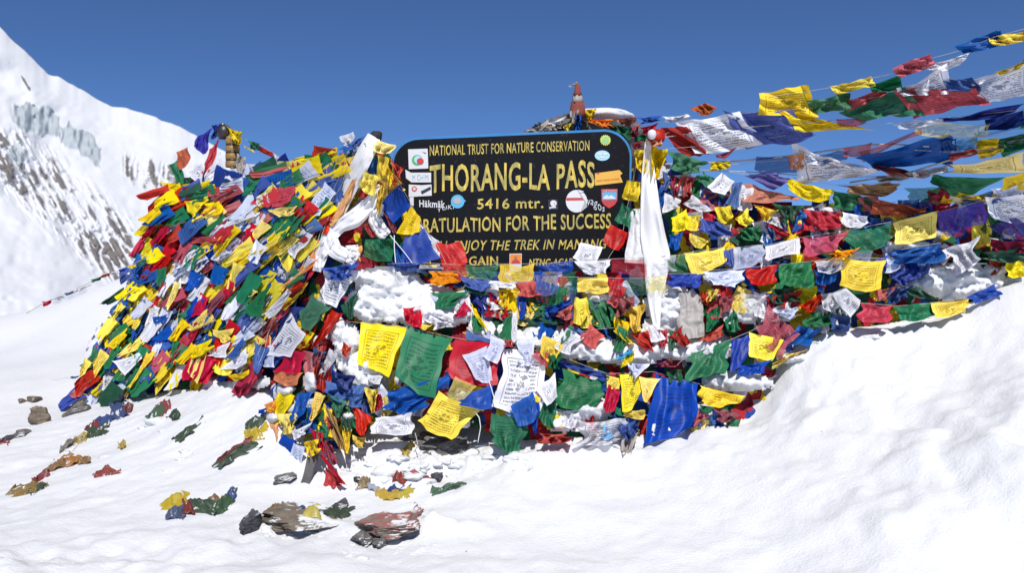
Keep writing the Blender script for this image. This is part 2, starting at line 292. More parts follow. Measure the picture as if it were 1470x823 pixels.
# ------------------------------------------------------------------ mountain
def mountain():
    nu, nv = 660, 400
    U = np.concatenate([np.linspace(-330, -40, 90), np.linspace(-39, 330, 420), np.linspace(333, 900, 150)]); t = np.linspace(0, 1, nv)
    rx = [-420, -200, -60, 0, 35, 70, 85, 100, 155, 185, 205, 220, 235, 250, 280, 330, 420, 520, 700, 900]
    ry = [-330, -140, -14, 40, 72, 107, 109, 119, 150, 157, 163, 166, 174, 178, 193, 222, 290, 350, 425, 455]
    ridge = np.interp(U, rx, ry); ridge = np.convolve(np.pad(ridge, 6, 'edge'), np.ones(13) / 13, 'valid') ; ridge0 = np.convolve(np.pad(ridge, 40, 'edge'), np.ones(81) / 81, 'valid'); rn = ridge - ridge0 + 1.2 * vnoise(U / 23.0, U * 0 + 4) + 0.6 * vnoise(U / 7.0, U * 0); ridge = ridge0 + rn
    PX = np.broadcast_to(U[None], (nv, nu)); PY = ridge0[None] + (520 - ridge0[None]) * t[:, None] + rn[None] * (1 - t[:, None]) ** 14
    ss = lambda x: np.clip(x, 0, 1) ** 2 * (3 - 2 * np.clip(x, 0, 1))
    wx = PX + 4 * fbm(PX / 18.0, PY / 18.0 + 9, 3); wy = PY + 5 * fbm(PX / 9.0 + 5, PY / 30.0, 4)
    ice = np.zeros_like(PX)
    for xs, tops, bots in (((16, 40, 66, 88), (150, 148, 153, 162), (176, 196, 194, 200)), ((86, 104, 122, 145), (177, 177, 184, 214), (205, 214, 228, 248)), ((12, 28, 42), (214, 212, 216), (238, 234, 228))):
        tp_, bt = np.interp(wx, xs, tops), np.interp(wx, xs, bots)
        ice = np.maximum(ice, ss((wx - xs[0]) / 4) * ss((xs[-1] - wx) / 4) * ss((wy - tp_) / 3.5) * ss((bt - wy) / 5))
    qa, qb = PX * 0.86 - PY * 0.5, PX * 0.5 + PY * 0.86            # across and along the gullies
    stre = vnoise(qa / 5.5, qb / 30.0) + 0.7 * vnoise(qa / 2.8 + 9, qb / 12.0) + 0.4 * fbm(PX / 6.0, PY / 6.0, 2)
    dl = PY - (222 + 0.86 * (PX - 12))
    low = ss(1.35 - np.abs(dl) / 58) * ss((PX + 60) / 40) * ss((200 - PX) / 18) * ss((wy - 178) / 14)
    rock = np.clip(stre - 0.24 + 0.45 * ss((PX - 90) / 90) * ss((PY - 290) / 50), 0, 1.2) * 1.2 * low
    vst = vnoise(PX / 9.0, PY / 34.0) + 0.6 * vnoise(PX / 3.5, PY / 22.0) + 0.3 * fbm(PX / 4.0, PY / 4.0, 2)
    bc = np.interp(PX, [110, 170, 200, 240, 300], [210, 230, 244, 254, 285])
    band = ss(1.3 - np.abs(wy - bc - 3) / 20) * ss((PX - 172) / 12) * ss((300 - PX) / 40)
    rock = np.maximum(rock, np.clip(vst + 0.50, 0, 1) * band)
    up = ss(1.3 - np.abs(wy - np.interp(PX, [-20, 55], [62, 138])) / 12) * ss((55 - PX) / 15)
    rock = np.maximum(rock, np.clip(stre - 0.45, 0, 1) * 1.1 * up)
    rock = rock * (1 - 0.9 * ice)
    sl = np.ones_like(PX)
    cum = np.cumsum(sl, axis=0); cum = (cum - cum[0:1]) / (cum[-1:] - cum[0:1])
    Y = 560 - 270 * cum + 40 * ss((PX + 40) / 420)
    amp = np.clip(t[:, None] * 8, 0, 1)
    Y = Y + amp * (8 * fbm(PX / 80.0, PY / 60.0, 4, 0.42) - 4.5 * np.clip(stre, -0.5, 1) * low - 4 * vst * band + 2.6 * ice * (vnoise(PX / 7.0, PY / 50.0) + 0.8 * vnoise(PX / 5.0, PY / 9.0 + 4)))
    V = W(PX, PY, Y).reshape(-1, 3)
    # far side of the ridge falls away
    back = W(U, ridge, Y[0]) + np.stack([U * 0, U * 0 + 400, U * 0 - 330], -1)
    V = np.concatenate([V, back]); F = list(grid_faces(nu, nv)); nb = nv * nu
    F += [(i + 1, i, nb + i, nb + i + 1) for i in range(nu - 1)]
    m, tr = new_mat('mountain snow and rock'); n = N(tr); tc = n('ShaderNodeTexCoord').outputs['Object']
    ra = n('ShaderNodeAttribute', attribute_name='rock').outputs['Fac']; ia = n('ShaderNodeAttribute', attribute_name='ice').outputs['Fac']
    nz = n.noise(tc, 0.55, 8, 0.72); nf = n.noise(tc, 0.09, 5, 0.6)
    rm = n('ShaderNodeMapRange', {0: n.m('ADD', ra, n.m('MULTIPLY', n.m('SUBTRACT', nz, 0.5), 0.9)), 1: 0.22, 2: 0.52}).outputs[0]
    rc = n.mix(nf, (0.055, 0.05, 0.052), (0.20, 0.165, 0.14))
    sc_ = n.mix(n.m('MULTIPLY', ia, 0.95), (0.63, 0.64, 0.67), n.mix(n.noise(tc, 0.11, 7, 0.65), (0.22, 0.265, 0.29), (0.52, 0.565, 0.60)))
    col = n.mix(n.m('MULTIPLY', rm, 0.9), sc_, rc)
    bp = n('ShaderNodeBump', {'Strength': 0.3, 'Distance': 1.5, 'Height': n.noise(tc, 0.12, 7, 0.65)}).outputs[0]
    out(n, n('ShaderNodeBsdfPrincipled', {'Base Color': col, 'Roughness': 0.8, 'Normal': bp, 'Specular IOR Level': 0.2}).outputs[0])
    rk = np.concatenate([rock.ravel(), np.zeros(nu)]); ik = np.concatenate([ice.ravel(), np.zeros(nu)])
    props(mesh_obj('mountain', V, F, m, centre=False, attrs={'rock': rk, 'ice': ik}), kind='structure')
mountain()

# ------------------------------------------------------------------ the lie of the heap: depth of its face over the photo
DP = [(110, 575, 9.5), (135, 500, 10.1), (172, 440, 10.5), (205, 350, 10.7), (240, 265, 10.7), (320, 220, 10.2), (400, 240, 9.0), (200, 568, 8.7), (250, 480, 9.2), (300, 400, 9.2), (300, 530, 7.9), (380, 330, 8.3), (380, 430, 7.6), (430, 300, 7.5), (400, 510, 6.85), (460, 220, 7.6), (490, 220, 6.9), (440, 400, 6.8), (470, 380, 6.6),
      (530, 200, 6.62), (540, 300, 6.55), (570, 376, 6.5), (500, 440, 6.4), (440, 480, 6.45), (400, 560, 6.5), (420, 640, 6.1), (470, 600, 6.0), (490, 690, 5.75), (540, 520, 6.15), (560, 640, 6.0), (640, 660, 6.0), (620, 550, 6.0), (600, 470, 6.25), (700, 640, 6.0), (700, 500, 6.1), (750, 560, 6.0), (820, 480, 6.35), (860, 560, 6.05), (950, 620, 6.1), (1000, 560, 6.2), (900, 500, 6.3), (1050, 520, 6.25), (1110, 500, 6.3),
      (600, 300, 6.7), (640, 400, 6.6), (750, 400, 6.62), (850, 400, 6.62), (750, 440, 6.55), (650, 375, 6.68), (850, 360, 6.7), (890, 300, 6.75), (930, 210, 6.68), (940, 300, 6.6), (945, 400, 6.5), (945, 480, 6.4), (1000, 260, 6.8), (1050, 320, 6.7), (1100, 250, 6.8), (1050, 400, 6.5), (1100, 440, 6.4), (1200, 300, 6.6), (1200, 380, 6.42), (1250, 440, 6.38), (1300, 280, 6.45), (1350, 350, 6.42), (1470, 300, 6.3), (1470, 390, 6.4), (1400, 420, 6.36), (1180, 470, 6.4),
      (980, 190, 6.75), (1100, 170, 6.5), (1250, 140, 6.1), (1400, 110, 5.7), (1470, 90, 5.5), (1350, 60, 5.7), (1470, 50, 5.4), (1300, 220, 6.1), (1470, 230, 5.9), (1700, 350, 6.4), (1700, 100, 5.0)]
_D = RBF(DP, 100.0)
def D(px, py): return np.clip(_D(px, py), 5.0, 12.0)

def in_poly(px, py, poly):
    px = np.asarray(px); py = np.asarray(py); r = np.zeros(px.shape, bool); n_ = len(poly)
    for i in range(n_):
        x0, y0 = poly[i]; x1, y1 = poly[(i + 1) % n_]
        c = ((y0 > py) != (y1 > py)) & (px < (x1 - x0) * (py - y0) / ((y1 - y0) or 1e-9) + x0); r ^= c
    return r
def sheet(poly, step, Yf, back=None, keep=None):
    """cells of a px grid inside poly, pushed to depth Yf(px,py); with back: closed behind by that many metres"""
    P = np.array(poly); xs = np.arange(P[:, 0].min(), P[:, 0].max() + step, step); ys = np.arange(P[:, 1].min(), P[:, 1].max() + step, step)
    X, Y = np.meshgrid(xs, ys); cx, cy = X[:-1, :-1] + step / 2, Y[:-1, :-1] + step / 2
    ok = in_poly(cx, cy, poly)
    if keep is not None: ok &= keep(cx, cy)
    Dp = Yf(X, Y); V = W(X, Y, Dp).reshape(-1, 3); nu = len(xs)
    jj, ii = np.where(ok); a = jj * nu + ii; F = np.stack([a, a + nu, a + nu + 1, a + 1], -1)
    if back is not None:
        n0 = len(V); V2 = V + np.array([0, back, -0.03]); V = np.concatenate([V, V2]); FB = F[:, ::-1] + n0
        e = {}
        for f in F:
            for k in range(4):
                p, q = int(f[k]), int(f[(k + 1) % 4])
                if (q, p) in e: del e[(q, p)]
                else: e[(p, q)] = 1
        side = np.array([(q, p, p + n0, q + n0) for p, q in e]); F = np.concatenate([F, FB, side])
    used = np.unique(F); mp = -np.ones(len(V), int); mp[used] = np.arange(len(used))
    return V[used], mp[F]

# mass of older cloth under the flags one can count
HEAP = [(112, 575), (138, 505), (178, 440), (212, 352), (242, 268), (295, 240), (345, 244), (400, 250), (455, 232), (500, 218), (525, 205), (552, 215), (575, 270), (592, 330), (610, 372), (640, 392), (900, 392), (905, 330), (920, 230), (940, 215), (965, 240), (1015, 262), (1090, 290), (1200, 296), (1300, 302), (1400, 310), (1560, 315), (1680, 350), (1760, 400),
        (1700, 425), (1560, 430), (1440, 450), (1300, 490), (1180, 520), (1100, 600), (1000, 640), (900, 655), (760, 640), (650, 600), (560, 590), (500, 640), (440, 650), (400, 590), (380, 545), (330, 540), (250, 566), (170, 580)]
def core_depth(x, y): return D(x, y) + 0.12 + 0.06 * fbm(x / 22.0, y / 16.0, 3)
v_, f_ = sheet(HEAP, 5, core_depth, back=0.9)
def mass_material():
    m, t = new_mat('layers of old flags'); n = N(t); tc = n('ShaderNodeTexCoord').outputs['Object']
    ws = n('ShaderNodeMix', {0: 0.12}, data_type='VECTOR'); t.links.new(tc, ws.inputs[4]); t.links.new(n('ShaderNodeTexNoise', {'Vector': tc, 'Scale': 7.0, 'Detail': 3.0}).outputs[1], ws.inputs[5])
    mp = n('ShaderNodeMapping', {0: ws.outputs[1], 3: (1.6, 1.0, 0.8), 2: (0.0, 0.6, 0.0)}).outputs[0]
    vo = n('ShaderNodeTexVoronoi', {'Vector': mp, 'Scale': 8.0}); rs = n('ShaderNodeSeparateColor', {0: vo.outputs['Color']}).outputs[0]
    cr = n('ShaderNodeValToRGB', {0: rs}); cr.color_ramp.interpolation = 'CONSTANT'; el = cr.color_ramp.elements
    cols = ['b', 'r', 'g', 'y', 'w', 'm', 'n', 'd']
    el[0].position = 0; el[0].color = (*BASEC['b'], 1); el[1].position = 0.14; el[1].color = (*BASEC['r'], 1)
    for p_, c_ in zip((0.28, 0.42, 0.58, 0.70, 0.8, 0.9), cols[2:]):
        e = el.new(p_); e.color = (*BASEC[c_], 1)
    col = n.mix(0.25, cr.outputs[0], (0.05, 0.05, 0.06))
    bp = n('ShaderNodeBump', {'Strength': 1.0, 'Distance': 0.05, 'Height': n.m('ADD', vo.outputs['Distance'], n.noise(tc, 14.0, 5, 0.6))}).outputs[0]
    out(n, n('ShaderNodeBsdfPrincipled', {'Base Color': col, 'Roughness': 0.9, 'Normal': bp, 'Specular IOR Level': 0.1}).outputs[0]); return m
props(mesh_obj('heaped_flag_cloth', v_, f_, mass_material(), centre=False), kind='stuff')

# snow lying in the folds of the heap
BL = [(560, 410, 44, 22), (598, 438, 60, 28), (640, 452, 40, 16), (545, 398, 34, 14), (530, 440, 30, 25), (502, 500, 20, 34), (520, 530, 26, 24), (482, 466, 14, 8), (486, 478, 10, 20), (455, 490, 7, 8),
      (800, 490, 56, 13), (865, 502, 72, 15), (780, 480, 40, 13), (905, 510, 54, 13), (960, 445, 34, 34), (1000, 503, 52, 14), (940, 488, 18, 30), (1062, 548, 48, 13), (812, 604, 34, 15), (852, 590, 24, 18), (957, 616, 26, 20), (1385, 405, 80, 24), (1330, 408, 40, 12), (700, 472, 30, 14), (1078, 442, 22, 22), (1110, 452, 16, 10), (446, 548, 10, 14), (424, 588, 10, 8), (860, 428, 20, 10),
      (1150, 514, 30, 10), (1200, 494, 40, 10), (1250, 485, 40, 10), (1310, 481, 50, 10), (1370, 468, 40, 10), (1420, 444, 40, 12), (505, 596, 14, 10), (150, 590, 26, 7), (200, 580, 34, 9), (262, 571, 38, 10), (318, 556, 30, 10), (356, 548, 28, 11), (300, 545, 16, 8), (1300, 352, 34, 8), (1190, 302, 18, 5), (650, 610, 30, 6), (410, 560, 12, 8), (390, 600, 10, 9)]
def snow_r(x, y):
    s = np.full(np.shape(x), -1.0)
    for cx, cy, a, b in BL: s = np.maximum(s, 1 - ((x - cx) / a) ** 2 - ((y - cy) / b) ** 2)
    return s
def snow_s(x, y):
    s = snow_r(x, y)
    return np.clip(s, -1, 1) * 0.085 + 0.052 * fbm(x / 17.0 + 5, y / 12.0, 5, 0.52)
v_, f_ = sheet([(100, 290), (1500, 290), (1500, 690), (100, 690)], 2.5, lambda x, y: D(x, y) - snow_s(x, y) - 0.005, keep=lambda x, y: (snow_s(x, y) > -0.034) & (snow_r(x, y) > -0.35))
props(mesh_obj('snow', v_, f_, SNOW, centre=False), kind='stuff')

# ------------------------------------------------------------------ cloth builders
_seed = [0]
def flag_geo(q, off=0.03, fold=0.012, n_=None, seed=None, hang=0.0, depth=None, k=None, tw=None, cu=1.0):
    _seed[0] += 1; sd_ = seed if seed is not None else _seed[0] * 7.31
    r_ = np.random.default_rng(int(sd_ * 100))
    (ax, ay), (bx, by), (cx, cy), (dx, dy) = q
    size = max(math.hypot(cx - ax, cy - ay), math.hypot(bx - dx, by - dy))
    if n_ is None: n_ = int(np.clip(size / 3.5, 10, 26))
    if tw is None: tw = 0.08 if fold < 0.012 else 0.25 if fold < 0.025 else 0.4
    if fold >= 0.012: fold *= 1.5
    u, v = np.meshgrid(np.linspace(0, 1, n_), np.linspace(0, 1, n_))
    # cloth gathers: narrower here and there along its fall, one free corner curls over
    g = 1 - tw * (0.5 + 0.9 * vnoise(v * 2.3 + sd_, v * 0 + 2)) * np.clip(v * 2.5, 0, 1)
    uu = 0.5 + (u - 0.5) * g + 0.35 * tw * vnoise(v * 2.0 + sd_, v * 0 + 8) * v
    sag = size * r_.uniform(0.0, 0.05) * 4 * u * (1 - u) * (1 - v) + size * r_.uniform(-0.05, 0.05) * 4 * u * (1 - u) * v
    curl = np.clip((u if r_.random() < 0.5 else 1 - u) + v - r_.uniform(1.35, 1.7), 0, 1)
    curl = curl * cu; vv = v - curl * r_.uniform(0.3, 0.9)
    px = (ax * (1 - uu) + bx * uu) * (1 - vv) + (dx * (1 - uu) + cx * uu) * vv
    py = (ay * (1 - uu) + by * uu) * (1 - vv) + (dy * (1 - uu) + cy * uu) * vv + sag
    wave = size * 0.03
    px = px + wave * (vnoise(v * 2.2 + sd_, u * 1.3 + 3) + 0.5 * vnoise(v * 5 + sd_, u * 4))
    py = py + wave * (vnoise(u * 2.2 + sd_ + 50, v * 1.3) + 0.5 * vnoise(u * 5 + sd_, v * 4 + 20))
    kk = k or (0.9 + 1.5 * ((sd_ * 0.37) % 1) + 2.0 * tw); ph = sd_ % 6.28; sk = 0.9 * math.sin(sd_ * 1.7)
    dv = fold * (0.35 + 0.65 * v) * np.sin(6.283 * (u * kk + sk * v) + ph + 1.8 * vnoise(v * 2 + sd_, u * 2))
    dv = dv + fold * 0.9 * fbm(u * 2.2 + sd_, v * 2.2 + sd_ * 1.3, 3, 0.5) + fold * 0.8 * (1 - np.abs(vnoise((u + sk * v) * 3.2 + sd_, v * 1.6 - u + 7)) * 2)
    Dd = D(px, py) if depth is None else np.full(px.shape, depth)
    Y = Dd - off - dv - hang * v ** 2 - curl * 0.10 * size / 60
    return W(px, py, Y).reshape(-1, 3), grid_faces(n_, n_), np.stack([u, v], -1).reshape(-1, 2)
def flag(c, q, label, off=0.03, fold=0.014, name='prayer_flag', cat='prayer flag', group='loose prayer flags on the heap', hang=0.015, depth=None, k=None, uv=True):
    V, F, U = flag_geo(q, off, fold, hang=hang, depth=depth, k=k)
    return props(mesh_obj(name, V, F, flagmat(c), uv=U), label, cat, group)
def string(label, fl, cord=None, off=0.05, group='strings of prayer flags', fold=0.012, name='flag_string', depth=None, r=0.0016, tw=None, grow=1.0):
    """fl: (colour, quad[, fold[, part label]]); quads hang from the cord by their first edge"""
    if cord is None: cord = [p for f in fl for p in (f[1][0], f[1][1])]
    if cord[-1][0] > 1500 and 'sky' in group: cord = list(cord) + [(2200, cord[-1][1] + 1.0 * (2200 - cord[-1][0]) / (cord[-1][0] - cord[-2][0]) * (cord[-1][1] - cord[-2][1]))]
    cp = []
    for i in range(len(cord) - 1):
        for s in np.linspace(0, 1, 5)[:-1]: cp.append((cord[i][0] + (cord[i + 1][0] - cord[i][0]) * s, cord[i][1] + (cord[i + 1][1] - cord[i][1]) * s))
    cp.append(cord[-1]); cp = np.array(cp, float)
    P = W(cp[:, 0], cp[:, 1], D(cp[:, 0], cp[:, 1]) - off - 0.003)
    root = empty(name, P[0], label, 'flag string', group)
    mesh_obj('cord', *tube(P, r, 5), CORD, root)
    for i, f in enumerate(fl):
        q = f[1]; gx_, gy_ = sum(p[0] for p in q) / 4, sum(p[1] for p in q) / 4; q = [(gx_ + (x - gx_) * grow, gy_ + (y - gy_) * grow) for x, y in q]
        V, F, U = flag_geo(q, f[4] if len(f) > 4 else off + 0.002 * (i % 3), f[2] if len(f) > 2 else fold, hang=0.008, tw=tw, cu=0.4)
        o = mesh_obj('flag', V, F, flagmat(f[0]), root, uv=U)
        if len(f) > 3 and f[3]: o['label'] = f[3]
    return root
BASEC['W'] = (0.86, 0.86, 0.87); CNAME['W'] = 'bright white'; SILK = cloth('W', 0, False)
def ribbon(c, pts, label, off=0.06, fold=0.02, name='silk_scarf', cat='scarf', group='knotted silk scarves', kf=3.0, endfray=0.0):
    """a scarf hanging along pts (px, py, width in px)"""
    p = np.array(pts, float); s = np.linspace(0, 1, len(p)); m_ = 40; t = np.linspace(0, 1, m_)
    def cr(a):                                   # smooth interpolation
        d = np.gradient(a, s); i = np.clip(np.searchsorted(s, t) - 1, 0, len(s) - 2); h = s[i + 1] - s[i]; x = (t - s[i]) / h
        return (2 * x ** 3 - 3 * x ** 2 + 1) * a[i] + (x ** 3 - 2 * x ** 2 + x) * h * d[i] + (-2 * x ** 3 + 3 * x ** 2) * a[i + 1] + (x ** 3 - x ** 2) * h * d[i + 1]
    X, Yp, Wd = cr(p[:, 0]), cr(p[:, 1]), cr(p[:, 2]); tx, ty = np.gradient(X), np.gradient(Yp); L = np.hypot(tx, ty) + 1e-6
    nx, ny = -ty / L, tx / L; a = np.linspace(-0.5, 0.5, 15); _seed[0] += 1; sd_ = _seed[0] * 5.17
    A, T = np.meshgrid(a, t)
    px = X[:, None] + nx[:, None] * Wd[:, None] * (A + 0.10 * vnoise(T * 7 + sd_, A * 3)); py = Yp[:, None] + ny[:, None] * Wd[:, None] * (A + 0.1 * vnoise(T * 6, A * 3 + sd_))
    dv = fold * (np.cos(6.283 * kf * A + 2.2 * vnoise(T * 3 + sd_, A + 1)) * 0.4 + fbm(A * 3.5 + sd_, T * 9, 4) * 0.9 + (0.25 - A ** 2) * 3)
    Y = D(px, py) - off - dv
    U = np.stack([A + 0.5, T], -1).reshape(-1, 2)
    return props(mesh_obj(name, W(px, py, Y).reshape(-1, 3), grid_faces(15, m_), SILK if c == 'w' else cloth(c, 0, False), uv=U), label, cat, group)

# ------------------------------------------------------------------ the painted sign
SY = 6.86
def outline(x0, y0, x1, y1, x2, y2, x3, y3, r, n_=10):
    """rounded top corners, square bottom; TL TR BR BL in px"""
    P = []
    for (cx, cy, a0) in ((x0 + r, y0 + r, 180), (x1 - r, y1 + r, 270)):
        for k in range(n_ + 1):
            a = R(a0 + 90 * k / n_); P.append((cx + r * math.cos(a), cy + r * math.sin(a)))
    return P + [(x2, y2), (x3, y3)]
def prism(P, ya, yb):
    P = np.array(P, float); n_ = len(P); V = np.concatenate([W(P[:, 0], P[:, 1], SY) + [0, ya, 0], W(P[:, 0], P[:, 1], SY) + [0, yb, 0]])
    F = [list(range(n_))[::-1], list(range(n_, 2 * n_))] + [[i, (i + 1) % n_, n_ + (i + 1) % n_, n_ + i] for i in range(n_)]
    return V, F
sign = empty('sign_board', W(735, 420, SY), 'black board with yellow hand-painted THORANG-LA PASS lettering and blue edge', 'sign')
m, t = new_mat('black board paint'); n = N(t); tc = n('ShaderNodeTexCoord').outputs['Object']
sp = n('ShaderNodeMapRange', {0: n.noise(tc, 26.0, 6, 0.75), 1: 0.60, 2: 0.74, 4: 0.42}).outputs[0]
col = n.mix(sp, n.mix(n.noise(tc, 3.0, 4), (0.004, 0.0045, 0.007), (0.009, 0.010, 0.014)), (0.16, 0.14, 0.14))
out(n, n('ShaderNodeBsdfPrincipled', {'Base Color': col, 'Roughness': 0.55, 'Specular IOR Level': 0.12, 'Normal': n('ShaderNodeBump', {'Strength': 0.3, 'Distance': 0.004, 'Height': n.noise(tc, 20.0, 5)}).outputs[0]}).outputs[0])
BLACK = m
BLUEP = plain('blue edge paint', (0.03, 0.20, 0.46), 0.5, var=0.35, scale=10)
mesh_obj('edge_frame', *prism(outline(562, 197, 907, 185.5, 903, 410, 568, 410, 40), 0, 0.035), BLUEP, sign, smooth=False)
mesh_obj('panel', *prism(outline(565, 200.5, 904, 189, 900, 409, 571, 409, 37), -0.004, 0.03), BLACK, sign, smooth=False)
wood = plain('weathered wood', (0.16, 0.12, 0.09), 0.9, var=0.5, scale=20, bump=0.006)
for px in (600, 868):
    a = W(px, 205, SY + 0.075); b = W(px, 520, SY + 0.075)
    mesh_obj('post', *tube(np.linspace(a, b, 6), 0.035, 8), wood, sign)
m, t = new_mat('yellow sign paint'); n = N(t); tc = n('ShaderNodeTexCoord').outputs['Object']
mp = n('ShaderNodeMapping', {0: tc, 3: (14.0, 14.0, 3.0), 2: (0, 0.25, 0)}).outputs[0]
f = n('ShaderNodeMapRange', {0: n.noise(mp, 2.2, 5, 0.65), 1: 0.34, 2: 0.64}).outputs[0]
out(n, n('ShaderNodeBsdfPrincipled', {'Base Color': n.mix(f, (0.78, 0.56, 0.075), (0.24, 0.23, 0.09)), 'Roughness': 0.55}).outputs[0])
GOLD = m
def lettering(txt, x0, x1, tl, bl, tr_, br, mat, name='lettering', parent=sign, dy=-0.0065, offs=0.012, shear=0.0, jit=0.03, extr=0.0, rot=None):
    """text stretched so that its capitals run from x0 to x1 with top tl..tr_ and baseline bl..br (px)"""
    cu = bpy.data.curves.new('t', 'FONT'); cu.body = txt; cu.offset = offs; cu.shear = shear; cu.resolution_u = 3; cu.space_character = 1.08
    ob = bpy.data.objects.new('t', cu); COL.objects.link(ob); bpy.context.view_layer.update()
    me = bpy.data.meshes.new_from_object(ob.evaluated_get(bpy.context.evaluated_depsgraph_get())); bpy.data.objects.remove(ob)
    V = np.array([v.co[:] for v in me.vertices]); Fs = [list(p.vertices) for p in me.polygons]; bpy.data.meshes.remove(me)
    xa, xb = V[:, 0].min(), V[:, 0].max(); H = 0.70 if any(c.isupper() or c.isdigit() for c in txt) else V[:, 1].max()
    u = (V[:, 0] - xa) / (xb - xa); h = V[:, 1] / H
    cell = u * len(txt)
    h = h * (1 + jit * vnoise(cell * 1.0, cell * 0 + len(txt))) + jit * 0.8 * vnoise(cell * 0.8 + 9, cell * 0)
    px = x0 + (x1 - x0) * u; top = tl + (tr_ - tl) * u; bas = bl + (br - bl) * u; py = bas + (top - bas) * h
    if rot:
        cx, cy, a = rot; ca, sa = math.cos(R(a)), math.sin(R(a)); qx, qy = px - cx, py - cy; px, py = cx + qx * ca - qy * sa, cy + qx * sa + qy * ca
    return mesh_obj(name, W(px, py, SY) + [0, dy, 0], Fs, mat, parent, smooth=False)
lettering('NATIONAL TRUST FOR NATURE CONSERVATION', 617, 846, 209, 223.6, 201.5, 215.8, GOLD, offs=0.010)
lettering('THORANG-LA PASS', 617, 853.5, 239, 275.5, 231, 268, GOLD, offs=0.020, jit=0.06)
lettering('5416 mtr.', 685, 780, 285.5, 300, 284, 298.5, GOLD, offs=0.018)
lettering('CONG', 556, 605, 315, 334.5, 313.5, 333.5, GOLD, offs=0.025)
lettering('RATULATION FOR THE SUCCESS', 608, 877, 314, 334, 306.5, 327.5, GOLD, offs=0.017, jit=0.06)
lettering('LL ENJOY THE TREK IN MANANG', 630, 871, 346, 360, 343, 357, GOLD, offs=0.012, shear=0.25)
lettering('GAIN', 673, 715, 368.5, 381, 368.5, 381, GOLD, offs=0.026)
lettering('NTNC-ACAP', 759, 822, 372, 382, 371, 381, GOLD, offs=0.02, shear=0.2)

def card(P, mat, name='sticker', dy=-0.008, parent=sign, th=0.003, label=None):
    o = mesh_obj(name, *prism(P, dy, dy + th), mat, parent, smooth=False)
    if label: o['label'] = label
    return o
def disc(cx, cy, rx, ry, n_=24, a0=0, star=0): return [(cx + rx * (1 - star * (k % 2)) * math.cos(R(a0 + 360 * k / n_)), cy + ry * (1 - star * (k % 2)) * math.sin(R(a0 + 360 * k / n_))) for k in range(n_)]
SW = plain('sticker white', (0.66, 0.67, 0.70), 0.4); SGR = plain('sticker green', (0.10, 0.42, 0.16), 0.4); SRD = plain('sticker red', (0.55, 0.05, 0.05), 0.4); SBL = plain('sticker blue', (0.10, 0.42, 0.68), 0.4)
SOR = plain('sticker orange', (0.75, 0.42, 0.07), 0.4); SPO = plain('portrait orange', (0.80, 0.26, 0.03), 0.4); SYE = plain('sticker yellow', (0.62, 0.68, 0.12), 0.4); SGY = plain('sticker grey', (0.42, 0.40, 0.38), 0.4); SDK = plain('sticker dark', (0.03, 0.03, 0.04), 0.4); SSK = plain('portrait skin', (0.42, 0.17, 0.07), 0.5); SLB = plain('sticker pale blue', (0.38, 0.66, 0.80), 0.4)
s = card([(586, 214.5), (614, 213.5), (615, 242), (587, 243)], SW, label='white square sticker with a round green and red emblem')
card(disc(599, 230, 7.6, 7.6), SGR, 'emblem', -0.0105, s); card(disc(600, 229.5, 5.2, 5.6), SLB, 'emblem', -0.0125, s); card(disc(603.5, 231.5, 5.0, 4.4), SRD, 'emblem', -0.0145, s); card([(606, 218), (612, 219.5), (611, 221)], SRD, 'emblem', -0.0105, s)
s = card([(582, 243.5), (590, 248), (619, 248), (619, 262), (591, 262), (583, 256)], SW, label='white sticker with pale lettering')
lettering('M CHIMI', 592, 616, 251, 259, 251, 259, plain('pale print', (0.30, 0.42, 0.52), 0.5), 'lettering', s, -0.0105, 0.0)
s = card([(587, 265), (606, 266), (619.5, 265), (620, 281), (587, 283)], SW, label='white sticker with a red flower ring')
card(disc(595, 271.5, 4.2, 4.2, 16, 0, 0.22), SRD, 'emblem', -0.0105, s); card(disc(595, 271.5, 2.0, 2.0), SW, 'emblem', -0.0125, s)
card([(604, 275), (618, 268), (619, 272), (606, 279)], SDK, 'emblem', -0.0105, s)
card([(588, 283.5), (594, 283), (594, 295.5), (589, 296)], SW, label='small white sticker strip')
lettering('Häkmäk', 602, 639, 287.2, 297, 288.2, 298.5, SW, offs=0.02, jit=0.0, dy=-0.007)
lettering('YUKI', 628, 652, 298.5, 304.5, 293.5, 299.5, SW, offs=-0.004, shear=0.1, jit=0.2, dy=-0.007)
s = card(disc(657, 289.5, 9.6, 9.8), SBL, label='round blue sticker with a grey oval'); card(disc(656.5, 288.5, 5.4, 4.8, 20, 20), SGY, 'emblem', -0.0105, s); card([(664, 285), (669, 288.5), (664.5, 292)], SBL, 'emblem', -0.0075, s)
s = card(disc(869, 201.3, 8.2, 8.2, 32, 0, 0.22), SYE, label='yellow sun sticker with a face'); card(disc(869, 201.3, 5.2, 5.2), plain('sun green', (0.30, 0.55, 0.22), 0.4), 'emblem', -0.0105, s); card(disc(867.3, 200, 0.8, 0.8, 8), SYE, 'emblem', -0.0125, s); card(disc(871, 200, 0.8, 0.8, 8), SYE, 'emblem', -0.0125, s)
s = card(disc(864.5, 223.5, 10.8, 7.4), SLB, label='pale blue oval sticker with white animal outline')
for q in (disc(861, 221.5, 4.2, 1.5, 12), disc(868.5, 221.5, 4.2, 1.5, 12), disc(864.5, 226, 4.2, 1.2, 12)): card(q, SW, 'emblem', -0.0105, s)
s = card([(854, 249), (889, 244.2), (893.5, 249), (890, 252), (894, 262), (854, 266.5)], SOR, label='orange rectangular sticker with a torn end')
lettering('WISHING TREKKING WILDERNESS', 856, 889, 258.8, 261.4, 255.6, 258.2, SRD, 'lettering', s, -0.0105, 0.0); card(disc(858.5, 248.8, 1.6, 1.4, 10), SRD, 'emblem', -0.0105, s)
